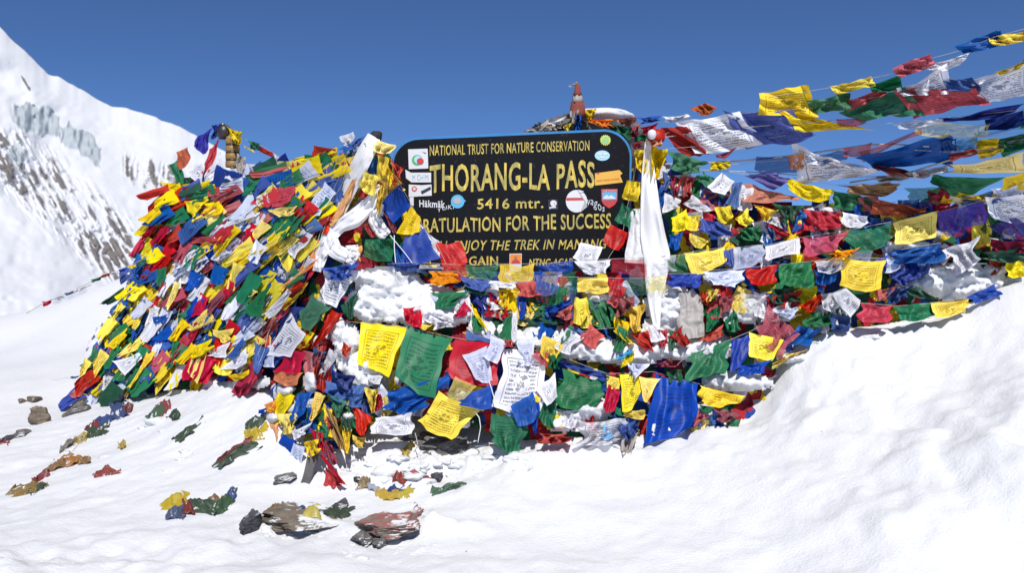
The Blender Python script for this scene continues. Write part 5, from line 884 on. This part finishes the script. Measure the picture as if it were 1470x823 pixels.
 ('y', [(328, 540), (358, 530), (358, 542), (336, 548)], 'yellow printed flag resting on the snow edge', .12, .02, G5),
 ('g', [(360, 508), (378, 512), (374, 546), (360, 546)], 'dark green flag hanging to the snow edge', .11, .015, G5),
 ('w', [(370, 456), (412, 414), (418, 420), (390, 460)], 'long white flag slanting above the red one', .13, .015, G5),
 ('b', [(412, 420), (440, 384), (446, 392), (424, 430)], 'long blue flag slanting left of the big white print', .12, .02, G5),
 ('y', [(402, 446), (440, 404), (440, 412), (412, 446)], 'thin yellow flag beside the long blue slanting one', .125, .015, G5),
 ('o', [(398, 414), (440, 380), (440, 390), (408, 416)], 'orange flag strip slanting above blue and yellow ones', .12, .015, G5),
]
for c, q, lab, off, fold, grp in A:
    if grp == G5 and off >= 0.12 and q[0][0] < 400 and q[0][1] > 255: off += 0.28
    flag(c, q, lab, off, fold, group=grp)

# ------------------------------------------------------------------ strings of small crumpled flags down the far slope of the heap
Lb = np.array([(242, 262), (206, 345), (170, 440), (132, 505), (108, 575)], float); Rb = np.array([(508, 208), (480, 292), (452, 372), (405, 445), (372, 528)], float)
def along(P, t):
    s = np.linspace(0, 1, len(P)); return np.array([np.interp(t, s, P[:, 0]), np.interp(t, s, P[:, 1])])
used = set(); rr = random.Random(11)
NS = 40
zones = ['snow-side edge', 'outer flank', 'middle', 'inner flank', 'scarf-side edge']
for i in range(NS):
    s = (i + 0.5) / NS
    cord, fl, t = [], [], 0.02 + rr.random() * 0.05
    while t < 0.99:
        p = (1 - s) * along(Lb, t) + s * along(Rb, t); bow = math.sin(math.pi * s) * (20 - 46 * t * t)
        p[1] += bow * 0.6; p[0] += rr.uniform(-5, 5); p[1] += rr.uniform(-4, 4)
        Yh = float(D(p[0], p[1])); sz = FPX / Yh
        ang = R(rr.gauss(127 + 28 * max(0, 0.30 - t) / 0.3, 12))          # flags stream down and outwards, flatter near the ridge
        big = 1 + 0.45 * max(0, 0.45 - t); L = sz * rr.uniform(0.17, 0.33) * big; Wd = sz * rr.uniform(0.085, 0.165) * big
        d = np.array([math.cos(ang), math.sin(ang)]); nrm = np.array([-d[1], d[0]])
        skew = rr.uniform(-0.5, 0.5) * Wd; tp = rr.uniform(0.55, 1.15)
        TL, TR = p + nrm * Wd / 2, p - nrm * Wd / 2; BL, BR = p + d * L + nrm * Wd * tp / 2 + d * skew, p + d * L - nrm * Wd * tp / 2 - d * skew
        c = rr.choice('rrrgggbbbbyyyywwlmd' if rr.random() < 0.5 else 'rrgbyyrgybwyl')
        if rr.random() < 0.65: c += '-'
        fl.append((c, [tuple(TL), tuple(TR), tuple(BR), tuple(BL)], rr.uniform(0.016, 0.027), None, rr.uniform(0.02, 0.44 if s < 0.7 else 0.44 - 0.8 * (s - 0.7)))); cord.append((p[0], p[1]))
        t += (0.075 if s > 0.25 else 0.066) * rr.uniform(0.8, 1.2)
    while True:
        k3 = (CNAME[fl[-1][0][0]], CNAME[fl[-2][0][0]], CNAME[fl[-3][0][0]]); z = zones[int(s * 5)]
        if (z, k3) not in used: used.add((z, k3)); break
        fl.pop(); cord.pop()
    string(f'flag string down {z} of far slope, ending {k3[0]}, {k3[1]}, {k3[2]}', fl, cord, off=0.16 + 0.06 * rr.random(), group='strings of prayer flags draped down the far slope', fold=0.03, r=0.002, tw=0.22)

# ------------------------------------------------------------------ far post, pennant and cairn top behind the sign
def lathe(prof, loc, seg=16, wob=0.0, seed=0):
    V, F = [], []
    for k, (r, z) in enumerate(prof):
        for s in range(seg):
            a = 2 * math.pi * s / seg; q = r * (1 + wob * float(vnoise(s * 0.9 + seed, k * 0.8)))
            V.append((loc[0] + q * math.cos(a), loc[1] + q * math.sin(a), loc[2] + z))
    n_ = len(prof)
    for k in range(n_ - 1):
        for s in range(seg): F.append((k * seg + s, k * seg + (s + 1) % seg, (k + 1) * seg + (s + 1) % seg, (k + 1) * seg + s))
    F.append(tuple(range(seg))[::-1]); F.append(tuple(range((n_ - 1) * seg, n_ * seg))); return np.array(V), F
BRZ = plain('bronze', (0.30, 0.18, 0.05), 0.6, 0.2, var=0.4, scale=20); DKM = plain('dark metal', (0.03, 0.025, 0.03), 0.4, var=0.5, scale=20); YCL = cloth('y', 0, False)
b = W(334, 262, 10.0); mpx = 10.0 / FPX
bp_ = empty('bronze_post', b, 'bronze banded post with a dark knob on top, wrapped in flags at far end', 'post')
prof = []
for k in range(6):
    z0 = (0 + k * 11) * mpx
    prof += [(9.6 * mpx, z0), (10 * mpx, z0 + 2 * mpx), (10 * mpx, z0 + 7 * mpx), (9.2 * mpx, z0 + 8 * mpx), (9 * mpx, z0 + 10.5 * mpx)]
mesh_obj('shaft', *lathe(prof, b, 18), BRZ, bp_)
for k in range(5): mesh_obj('band', *lathe([(9.3 * mpx, (7.8 + k * 11) * mpx), (9.8 * mpx, (9 + k * 11) * mpx), (9.3 * mpx, (11.2 + k * 11) * mpx)], b, 18), DKM, bp_)
tk = W(322, 200, 10.0)
mesh_obj('knob', *lathe([(6 * mpx, 0), (9 * mpx, 4 * mpx), (10 * mpx, 10 * mpx), (8 * mpx, 17 * mpx), (5 * mpx, 20 * mpx), (1 * mpx, 22 * mpx)], tk, 16, 0.15), DKM, bp_)

tp = W(829, 196, 7.9); mpx = 7.9 / FPX
pen = empty('furled_pennant', tp, 'furled rust red pennant with one white band, standing above the board', 'pennant')
RUST, WH = cloth('e', 0, False), cloth('k', 0, False)
m, t_ = new_mat('rust cloth'); n = N(t_); out(n, n('ShaderNodeBsdfPrincipled', {'Base Color': n.mix(n.noise(n('ShaderNodeTexCoord').outputs['Object'], 9, 4), (0.17, 0.035, 0.025), (0.28, 0.07, 0.045)), 'Roughness': 0.9}).outputs[0]); RUSTP = m
mesh_obj('pole', *tube([tp + [0.0, 0.02, -0.3], tp + [-0.012, 0.02, 79 * mpx]], 0.008, 6), wood, pen)
mesh_obj('lower_cloth', *lathe([(14 * mpx, 27 * mpx), (12.5 * mpx, 34 * mpx), (10.5 * mpx, 42 * mpx), (8.8 * mpx, 49 * mpx)], tp, 18, 0.22, 3), RUSTP, pen)
mesh_obj('white_band', *lathe([(9.0 * mpx, 48 * mpx), (8 * mpx, 53 * mpx), (6.8 * mpx, 58.4 * mpx)], tp, 18, 0.2, 3), WH, pen)
mesh_obj('upper_cloth', *lathe([(6.9 * mpx, 57.5 * mpx), (5.4 * mpx, 64 * mpx), (3.6 * mpx, 72 * mpx), (2.0 * mpx, 77 * mpx)], tp, 18, 0.2, 3), RUSTP, pen)
V, F, U = flag_geo([(816, 123), (828, 117), (830, 121), (818, 126)], 0, 0.01, depth=7.9); mesh_obj('tie', V, F, WH, pen, uv=U)
def cairn_depth(x, y): return 8.05 + 0.15 * fbm(x / 30.0, y / 20.0, 3) + 0.9 * ((x - 840) / 100.0) ** 2
v_, f_ = sheet([(752, 188), (775, 176), (812, 164), (850, 160), (895, 162), (918, 178), (935, 205), (940, 300), (752, 300)], 3, cairn_depth, back=0.9)
props(mesh_obj('stone_cairn', v_, f_, rock_material('cairn stone', (0.10, 0.09, 0.09), (0.22, 0.20, 0.18))), 'cloth-covered stone cairn rising behind the black board, snow on top', 'cairn')
def blob(cx, cy, Y, rx, ry, rz, seed, amp=0.25, fr=3.0, mat=SNOW, name='snow', flat=0.0, sub=4, **kw):
    bm = bmesh.new(); bmesh.ops.create_icosphere(bm, subdivisions=sub, radius=1.0)
    V = np.array([v.co[:] for v in bm.verts]); F = [[v.index for v in f.verts] for f in bm.faces]; bm.free()
    d = 1 + amp * (fbm(V[:, 0] * fr * 0.5 + seed, V[:, 1] * fr * 0.5 + V[:, 2] * fr * 0.4 + seed * 2, 4, 0.55)) + amp * 0.5 * vnoise(V[:, 2] * fr + seed, V[:, 0] * fr)
    V = V * d[:, None]
    if flat: V[:, 2] = np.where(V[:, 2] < -flat, -flat + (V[:, 2] + flat) * 0.1, V[:, 2])
    m_ = Y / FPX; c = W(cx, cy, Y); V = V * [rx * m_, rz, ry * m_] + c
    return mesh_obj(name, V, F, mat, **kw)
o = blob(868, 171, 8.2, 46, 13, 0.35, 3.0, 0.12); props(o, kind='stuff')
for c, q, lab, off in (
    ('k', [(757, 187), (788, 172), (786, 194), (754, 194)], 'grey white cloth draped on the cairn outside the pennant', 0.05),
    ('w', [(772, 180), (812, 166), (818, 184), (780, 190)], 'dirty white cloth beside the furled pennant', 0.08), ('t', [(783, 181), (808, 178), (804, 195), (782, 195)], 'pinkish brown cloth under the dirty white one on the cairn', 0.1),
    ('y', [(808, 180), (820, 176), (820, 194), (808, 194)], 'pale yellow flag at the foot of the pennant', 0.13), ('b', [(824, 166), (836, 164), (838, 190), (826, 190)], 'blue flag at the foot of the pennant', 0.15), ('k', [(818, 160), (832, 156), (826, 182), (818, 184)], 'whitish rag tied round the pennant foot', 0.17),
    ('y', [(840, 158), (856, 156), (852, 170), (842, 172)], 'pale green yellow rag right beside the pennant', 0.14), ('o', [(845, 170), (888, 170), (884, 182), (846, 186)], 'bunched orange yellow cloth on the cairn', 0.18), ('e', [(886, 170), (912, 166), (918, 182), (888, 182)], 'faded rust cloth at the end of the cairn', 0.15),
    ('g', [(868, 178), (908, 182), (912, 202), (890, 200)], 'green flag behind the rounded corner of the board', 0.2), ('g', [(908, 198), (932, 188), (936, 202), (914, 206)], 'green flag behind the red and white ball', 0.25),
    ('m', [(906, 182), (918, 180), (916, 198), (908, 198)], 'maroon flag between two green ones behind the board', 0.22)):
    flag(c, q, lab, off, 0.05, group='rags on the cairn behind the sign', depth=7.95)
flag('b', [(912, 168), (950, 166), (946, 176), (918, 178)], 'thin blue flag twist in the air beyond cairn', 0.0, 0.03, depth=7.9, group='rags on the cairn behind the sign')
flag('w', [(950, 168), (992, 162), (990, 168), (954, 178)], 'white flag twist in the air beyond cairn', 0.0, 0.03, depth=7.4, group='rags on the cairn behind the sign')
flag('e', [(992, 154), (1012, 149), (1046, 158), (996, 166)], 'rust red flag flying in the sky over the white one', 0.0, 0.03, depth=7.0, group='rags on the cairn behind the sign')
o = empty('knitted_cap', W(941, 196, 6.55), 'small red and white knitted cap perched above the long scarf', 'cap')
mpx = 6.55 / FPX; b = W(943, 203, 6.55)
mesh_obj('crown', *lathe([(11 * mpx, 0), (12 * mpx, 5 * mpx), (11 * mpx, 11 * mpx), (7 * mpx, 16 * mpx), (1, 1)][:4] + [(2 * mpx, 18 * mpx)], b, 18, 0.1), cloth('r', 0, False), o)
mesh_obj('pompom', *lathe([(2 * mpx, -7 * mpx), (5 * mpx, -5 * mpx), (6.4 * mpx, 0), (5 * mpx, 5 * mpx), (1.5 * mpx, 7 * mpx)], W(936, 193, 6.47), 16, 0.08), cloth('w', 0, False), o)
flag('r', [(918, 182), (945, 176), (946, 194), (924, 196)], 'red cloth crumpled behind the knitted cap', 0.03, 0.04, group='flags over the right of the heap', depth=6.7)
flag('o', [(926, 200), (950, 200), (956, 212), (934, 210)], 'orange yellow cloth knotted at the head of the long scarf', 0.17, 0.03, group='flags over the right of the heap')
flag('m', [(908, 206), (924, 202), (922, 212), (910, 214)], 'dark red knot beside head of the long scarf', 0.12, 0.03, group='flags over the right of the heap')

# ------------------------------------------------------------------ pole of the left scarves, stake
pl = empty('scarf_pole', W(520, 560, 6.75), 'wooden pole carrying the knotted scarves beside the board', 'pole')
mesh_obj('shaft', *tube([W(528, 560, 6.8), W(534, 380, 6.76), W(540, 193, 6.72)], 0.03, 8), wood, pl)
mesh_obj('rag_binding', *lathe([(0.035, 0), (0.05, 0.02), (0.045, 0.06), (0.03, 0.075)], W(540, 203, 6.72), 12, 0.3), plain('black rag', (0.02, 0.02, 0.025), 0.8), pl)
st_m = plain('old grey stake', (0.085, 0.08, 0.085), 0.75, var=0.6, scale=14, bump=0.004)
a0, a1 = W(434, 712, 5.66), W(451, 645, 5.80); d_ = np.array([0.030, 0, 0.004]); e_ = np.array([0, 0.045, 0.0])
V = [a0 - d_, a0 + d_, a0 + d_ + e_, a0 - d_ + e_, a1 - d_ * 1.15, a1 + d_ * 1.15, a1 + d_ * 1.15 + e_, a1 - d_ * 1.15 + e_, (a0 + a1) / 2 - d_ * 1.05 - e_ * 0.12, (a0 + a1) / 2 + d_ * 1.05 - e_ * 0.1]
bm = bmesh.new(); vs = [bm.verts.new(v) for v in V[:8]]
for f in ((0, 1, 5, 4), (1, 2, 6, 5), (2, 3, 7, 6), (3, 0, 4, 7), (4, 5, 6, 7), (3, 2, 1, 0)): bm.faces.new([vs[i] for i in f])
bmesh.ops.subdivide_edges(bm, edges=bm.edges[:], cuts=6, use_grid_fill=True); bmesh.ops.bevel(bm, geom=[e for e in bm.edges if e.calc_face_angle(0) > 0.5], offset=0.004, segments=2, affect='EDGES')
VV = np.array([v.co[:] for v in bm.verts]); bm.verts.index_update(); FF = [[v.index for v in f.verts] for f in bm.faces]; bm.free()
VV = VV + 0.004 * np.stack([vnoise(VV[:, 2] * 30, VV[:, 0] * 40), vnoise(VV[:, 2] * 25 + 5, VV[:, 0] * 40), 0 * VV[:, 0]], -1)
props(mesh_obj('wooden_stake', VV, FF, st_m, smooth=False), 'weathered grey stake leaning out of the snow under tied flags', 'stake')

# ------------------------------------------------------------------ stones
RG = rock_material('grey layered stone', (0.075, 0.075, 0.08), (0.24, 0.22, 0.20)); RB = rock_material('brown stone', (0.11, 0.085, 0.06), (0.27, 0.22, 0.17)); RD = rock_material('dark stone', (0.025, 0.027, 0.035), (0.10, 0.10, 0.11))
RP = rock_material('painted stone', (0.12, 0.10, 0.085), (0.34, 0.29, 0.24), (0.40, 0.09, 0.08))
def rock(cx, cy, rx, ry, rz, mat, label, seed, amp=0.32, dY=0.0, group='stones poking out of the snow', tilt=0.0, boxy=0.55):
    Y = ground_hit(cx, cy + ry * 0.55) + dY
    bm = bmesh.new(); bmesh.ops.create_cube(bm, size=2.0); bmesh.ops.subdivide_edges(bm, edges=bm.edges[:], cuts=26, use_grid_fill=True)
    V = np.array([v.co[:] for v in bm.verts]); bm.verts.index_update(); F = [[v.index for v in f.verts] for f in bm.faces]; bm.free()
    r_ = np.random.default_rng(int(seed * 10))
    for k in range(18):                                             # broken, slab-like faces
        nn = r_.normal(size=3) * [1, 1, 0.6]; nn /= np.linalg.norm(nn); h = r_.uniform(0.62, 1.0)
        ex = np.maximum(V @ nn - h, 0); V = V - ex[:, None] * nn
    lay = np.floor((V[:, 2] + 0.15 * V[:, 0]) * 3.5 + 0.8 * vnoise(V[:, 0] * 1.5 + seed, V[:, 1] * 1.5))
    st_ = 0.10 * np.stack([vnoise(lay * 3.3 + seed, np.round(V[:, 0] * 1.4)), vnoise(lay * 2.7 + seed, np.round(V[:, 0] * 2.2) + 5)], -1)
    V[:, :2] *= 1 + st_
    V = V * (1 + 0.07 * fbm(V[:, 0] * 3 + seed, V[:, 2] * 4 + V[:, 1] * 3, 5, 0.55))[:, None]
    V[:, 2] += 0.10 * fbm(V[:, 0] * 2 + seed, V[:, 1] * 2, 3)
    m_ = Y / FPX; ct, s_ = math.cos(R(tilt)), math.sin(R(tilt)); V = V * [rx * m_, rz, ry * m_]
    V[:, 0], V[:, 2] = V[:, 0] * ct - V[:, 2] * s_, V[:, 0] * s_ + V[:, 2] * ct
    return props(mesh_obj('stone', V + W(cx, cy, Y) + [0, rz * 0.45, 0], F, mat, smooth=False), label, 'stone', group)
rock(560, 766, 60, 14, 0.28, RP, 'flat layered stone with red paint on its top', 1.7, dY=-0.05, tilt=4, boxy=0.5)
rock(520, 777, 17, 9, 0.12, RG, 'broken grey chunk at the near edge of the red painted stone', 1.3, dY=-0.02)
rock(545, 782, 13, 8, 0.1, RG, 'little grey chunk below the red painted stone', 2.3, dY=-0.02)
rock(428, 752, 70, 11, 0.28, RB, 'long flat grey stone with flags caught under it', 2.9, tilt=-2, boxy=0.5)
rock(358, 756, 17, 15, 0.10, RD, 'small almost black stone in front of the long flat one', 4.1)
rock(488, 728, 14, 6, 0.1, RD, 'thin dark stone chip between long flat and red painted stones', 4.4)
rock(52, 601, 20, 17, 0.14, RB, 'angular brown boulder standing in snow slope', 5.2, tilt=-8)
rock(28, 624, 11, 5, 0.1, RG, 'low grey stone downhill of brown boulder', 6.1); rock(47, 575, 10, 5, 0.1, RB, 'flat brown stone uphill of the brown boulder', 6.6); rock(30, 577, 6, 4, 0.06, RB, 'smallest brown stone uphill of boulder', 6.9); rock(8, 632, 10, 5, 0.1, RD, 'dark stone at picture edge with red scrap', 7.1)
rock(110, 588, 16, 9, 0.15, RG, 'grey stone at the outermost foot of the flag slope', 7.9, dY=-0.2)
rock(404, 690, 22, 5, 0.12, RG, 'thin grey stone ledge in the snow left of stake', 8.2, tilt=8)
rock(640, 648, 48, 20, 0.25, RG, 'dark stone slab in the hollow below the flags', 9.3, dY=0.12, boxy=0.45)
rock(586, 632, 36, 14, 0.2, RG, 'grey stone in the shade under white hanging flag', 9.9, dY=0.15)
rock(628, 688, 10, 9, 0.06, RD, 'curved dark stone chip among snow lumps', 10.4)
rock(512, 690, 8, 4, 0.05, RD, 'tiny dark stone by the red flag end', 10.9)

# ------------------------------------------------------------------ flags half buried in the snow at the foot
def ground_flag(c, q, label, lift=0.035, fold=0.026):
    qy = [ground_hit(*p) for p in q]; n_ = 18; cx_ = sum(p[0] for p in q) / 4; cy_ = sum(p[1] for p in q) / 4; q = [(cx_ + (x - cx_) * 1.6, cy_ + (y - cy_) * 1.35) for x, y in q]; qy = [ground_hit(*p) for p in q]; u, v = np.meshgrid(np.linspace(0, 1, n_), np.linspace(0, 1, n_)); _seed[0] += 1; sd_ = _seed[0] * 3.7
    bl = lambda k: (q[0][k] * (1 - u) + q[1][k] * u) * (1 - v) + (q[3][k] * (1 - u) + q[2][k] * u) * v
    by = (qy[0] * (1 - u) + qy[1] * u) * (1 - v) + (qy[3] * (1 - u) + qy[2] * u) * v
    size = max(abs(q[0][0] - q[2][0]), abs(q[0][1] - q[2][1]))
    P = W(bl(0) + size * 0.09 * fbm(u * 3 + sd_, v * 3), bl(1) + size * 0.09 * fbm(u * 3, v * 3 + sd_), by)
    P[..., 2] = np.maximum(P[..., 2], ground_z(P[..., 0], P[..., 1]) - 0.002)
    P[..., 2] = ground_z(P[..., 0], P[..., 1]) * 0.7 + P[..., 2] * 0.3 + lift * np.sin(math.pi * v) * np.sin(math.pi * u) + fold * (fbm(u * 2.5 + sd_, v * 2.5, 4, 0.6) + 0.6 * np.abs(vnoise(u * 5 + sd_, v * 4))) - 0.004
    return props(mesh_obj('prayer_flag', P.reshape(-1, 3), grid_faces(n_, n_), cloth(c, 0, False, True), uv=np.stack([u, v], -1).reshape(-1, 2)), label, 'prayer flag', 'flags half buried at the foot of the heap')
for a in (
    ('t', [(22, 706), (50, 692), (62, 702), (14, 714)], 'tan flag at the lowest end of the buried line of flags'), ('m', [(50, 690), (68, 678), (72, 682), (56, 694)], 'maroon flag twist along the buried line of flags'), ('t', [(66, 678), (84, 664), (92, 670), (72, 680)], 'olive tan flag along the buried line of flags'), ('o', [(84, 662), (100, 654), (114, 662), (96, 670)], 'orange brown flag along the buried line of flags'), ('d', [(44, 706), (62, 700), (58, 704), (46, 712)], 'dark green flag at the low end of the buried line'),
    ('t', [(104, 662), (122, 660), (126, 666), (110, 667)], 'brown flag scrap ending the buried line'), ('m', [(138, 684), (152, 680), (168, 682), (142, 687)], 'lone maroon flag scrap on open snow'), ('k', [(92, 642), (112, 634), (104, 640), (90, 650)], 'grey green flag tail below the blue corner flag'), ('y', [(108, 634), (128, 620), (130, 624), (112, 638)], 'yellow twist of flag below blue corner flag'), ('d', [(128, 618), (152, 612), (148, 624), (130, 628)], 'dark green flag under the blue corner flag'), ('b', [(138, 604), (158, 600), (154, 612), (140, 614)], 'blue corner flag stuck up out of the snow'), ('m', [(124, 614), (140, 608), (138, 618), (126, 620)], 'maroon scrap beside the blue corner flag'),
    ('b', [(160, 586), (176, 578), (184, 594), (164, 602)], 'bright blue flag lying on the snow just off the slope'), ('m', [(176, 586), (188, 582), (186, 592), (178, 596)], 'maroon scrap touching bright blue flag on the snow'),
    ('g', [(212, 598), (232, 586), (228, 606), (216, 612)], 'green flag bulge in the snow under a red tip'), ('r', [(226, 584), (240, 582), (242, 598), (230, 598)], 'red flag tip in the snow over a green bulge'), ('d', [(244, 594), (256, 596), (254, 602), (246, 604)], 'dark flag fold by snow ball'), ('d', [(254, 630), (282, 606), (284, 612), (262, 634)], 'dark green flag fold slanting in the snow below the slope'), ('y', [(170, 638), (178, 636), (180, 642), (174, 646)], 'tiny yellow and navy scrap alone in snow'),
    ('d', [(316, 668), (356, 640), (362, 648), (322, 674)], 'dark green flag strip half buried beside the front flags'), ('m', [(320, 660), (356, 628), (358, 632), (324, 664)], 'purple flag edge along dark green half buried strip'), ('y', [(356, 624), (382, 616), (376, 632), (360, 636)], 'olive yellow flag end near the orange wedge'), ('d', [(358, 606), (380, 600), (366, 620), (356, 618)], 'dark green flag fold near the blue scrap on the snow'),
    ('y', [(236, 722), (266, 714), (268, 726), (240, 734)], 'mustard flag in the lowest buried bundle'), ('b', [(240, 738), (264, 734), (258, 746), (244, 746)], 'navy flag in the lowest buried bundle'), ('d', [(270, 722), (300, 730), (298, 740), (272, 734)], 'dark green flag in the lowest buried bundle'), ('m', [(262, 726), (276, 730), (276, 740), (262, 738)], 'maroon flag scrap inside lowest buried bundle'), ('g', [(312, 724), (334, 708), (330, 728), (312, 740)], 'green flag at the raised end of lowest bundle'), ('b', [(326, 710), (338, 708), (336, 718), (328, 720)], 'blue flag tip at the raised end of lowest bundle'), ('t', [(296, 720), (316, 716), (310, 730), (298, 732)], 'tan flag in the lowest bundle'),
    ('y', [(418, 738), (450, 732), (454, 746), (426, 756)], 'mustard flag caught under the long flat stone'), ('b', [(402, 744), (434, 732), (436, 738), (406, 750)], 'navy flag caught under the long flat stone'), ('t', [(388, 730), (408, 726), (406, 746), (392, 746)], 'tan flag end on the long flat stone'), ('d', [(464, 736), (498, 734), (494, 744), (470, 744)], 'dark olive flag at the end of long flat stone'),
    ('t', [(512, 694), (526, 694), (526, 704), (514, 704)], 'tan scrap starting the row of buried flags in snow lumps'), ('l', [(524, 692), (542, 700), (540, 708), (526, 702)], 'lilac flag in the row among snow lumps'), ('y', [(542, 706), (562, 708), (566, 718), (546, 718)], 'mustard flag in the row among snow lumps'), ('b', [(558, 706), (582, 702), (580, 710), (562, 712)], 'navy flag in the row among snow lumps'), ('y', [(562, 712), (588, 708), (582, 718), (566, 718)], 'olive flag at the end of row among snow lumps'), ('r', [(592, 682), (616, 690), (614, 696), (598, 690)], 'red flag twist in the snow lumps'), ('r', [(566, 690), (582, 688), (578, 698), (568, 698)], 'red scrap behind the navy flag in snow lumps'), ('g', [(626, 708), (662, 698), (650, 704), (630, 712)], 'thin green flag line in the snow lumps'),
    ('r', [(0, 634), (10, 632), (10, 640), (0, 640)], 'red scrap at the edge beside dark stone'), ('y', [(580, 646), (594, 642), (592, 654), (580, 656)], 'little yellow tuft in the hollow under the white flag')):
    ground_flag(*a)
def ground_cord(pts, label):
    P = []
    for (a, b) in zip(pts[:-1], pts[1:]):
        for s in np.linspace(0, 1, 6)[:-1]: P.append((a[0] + (b[0] - a[0]) * s, a[1] + (b[1] - a[1]) * s))
    P = np.array([W(x, y, ground_hit(x, y)) for x, y in P]); P[:, 2] = ground_z(P[:, 0], P[:, 1]) + 0.01
    props(mesh_obj('cord', *tube(P, 0.002, 5), CORD), label, 'cord')
ground_cord([(10, 714), (50, 693), (90, 664), (130, 622), (160, 592)], 'thin cord of the buried line of flags on the snow slope')
def hang_cord(pts, label, mat=CORDW, off=0.14, r=0.0035):
    p = np.array(pts, float); t = np.linspace(0, 1, len(p)); tt = np.linspace(0, 1, 20); x, y = np.interp(tt, t, p[:, 0]), np.interp(tt, t, p[:, 1])
    props(mesh_obj('cord', *tube(W(x, y, D(x, y) - off), r, 5), mat), label, 'cord')
hang_cord([(702, 548), (706, 560), (710, 575), (722, 584), (735, 582)], 'white cord end looping over the white horse flag')
hang_cord([(680, 590), (688, 600), (690, 614), (686, 636)], 'white cord end dangling below big bright yellow flag')
hang_cord([(596, 622), (600, 640), (594, 650)], 'thin dark cord hanging below the white printed flag', CORD)
hang_cord([(560, 338), (580, 362), (592, 378)], 'pale cord slanting under the slanting blue flags')
hang_cord([(566, 338), (566, 356), (568, 378)], 'pale cord hanging straight by the slanting blue flags')
# bare ropes strung toward the right
for pts, lab, off, r in (([(948, 236), (1060, 232), (1150, 222), (1260, 206), (1400, 214), (1560, 180)], 'bare grey rope under the string of the wide blue flag', 0.02, 0.006), ([(1220, 262), (1300, 250), (1400, 218), (1560, 190)], 'bundle of frayed cords below the wide blue flag', 0.03, 0.007), ([(1000, 244), (1100, 248), (1200, 256), (1340, 250), (1560, 222)], 'thin frayed cord above the long yellow flags', 0.04, 0.004), ([(936, 200), (1000, 190), (1100, 180), (1240, 170), (1400, 150), (1560, 120)], 'thin cord in the sky under the large flying flags', 0.02, 0.003)):
    hang_cord(pts, lab, CORD, off, r)

# ------------------------------------------------------------------ broken snow at the foot of the heap
def snow_clods():
    rc = random.Random(5); Vs, Fs, n0 = [], [], 0
    spots = [(rc.uniform(505, 760), rc.gauss(664, 14), rc.uniform(2.5, 9)) for _ in range(58)] + [(rc.uniform(490, 630), rc.uniform(722, 796), rc.uniform(2, 6)) for _ in range(26)] + [(rc.uniform(340, 505), rc.uniform(752, 770), rc.uniform(2, 6)) for _ in range(22)] + [(rc.uniform(90, 300), rc.gauss(640, 30), rc.uniform(2, 6)) for _ in range(26)]
    spots += [(rc.uniform(495, 625), rc.gauss(794, 4), rc.uniform(4, 11)) for _ in range(16)] + [(rc.uniform(345, 500), rc.gauss(770, 3), rc.uniform(4, 9)) for _ in range(14)] + [(232, 602, 13), (222, 606, 9), (600, 690, 12), (652, 684, 10), (560, 672, 12), (700, 664, 10), (735, 656, 9)]
    for x, y, r in spots:
        bm = bmesh.new(); bmesh.ops.create_icosphere(bm, subdivisions=3, radius=1.0); V = np.array([v.co[:] for v in bm.verts]); F = np.array([[v.index for v in f.verts] for f in bm.faces]); bm.free()
        s_ = rc.random() * 50; V = V * (1 + 0.42 * fbm(V[:, 0] * 1.4 + s_, V[:, 1] * 1.6 + V[:, 2] * 1.3, 4, 0.55))[:, None]
        Y = ground_hit(x, y); m_ = Y / FPX; c = W(x, y, Y); Vs.append(V * [r * m_ * rc.uniform(1.1, 1.9), r * m_ * rc.uniform(1.1, 1.6), r * m_ * rc.uniform(0.5, 0.8)] + c - [0, 0, 0.35 * r * m_]); Fs.append(F + n0); n0 += len(V)
    props(mesh_obj('snow', np.concatenate(Vs), np.concatenate(Fs), SNOW, centre=False), kind='stuff')
snow_clods()
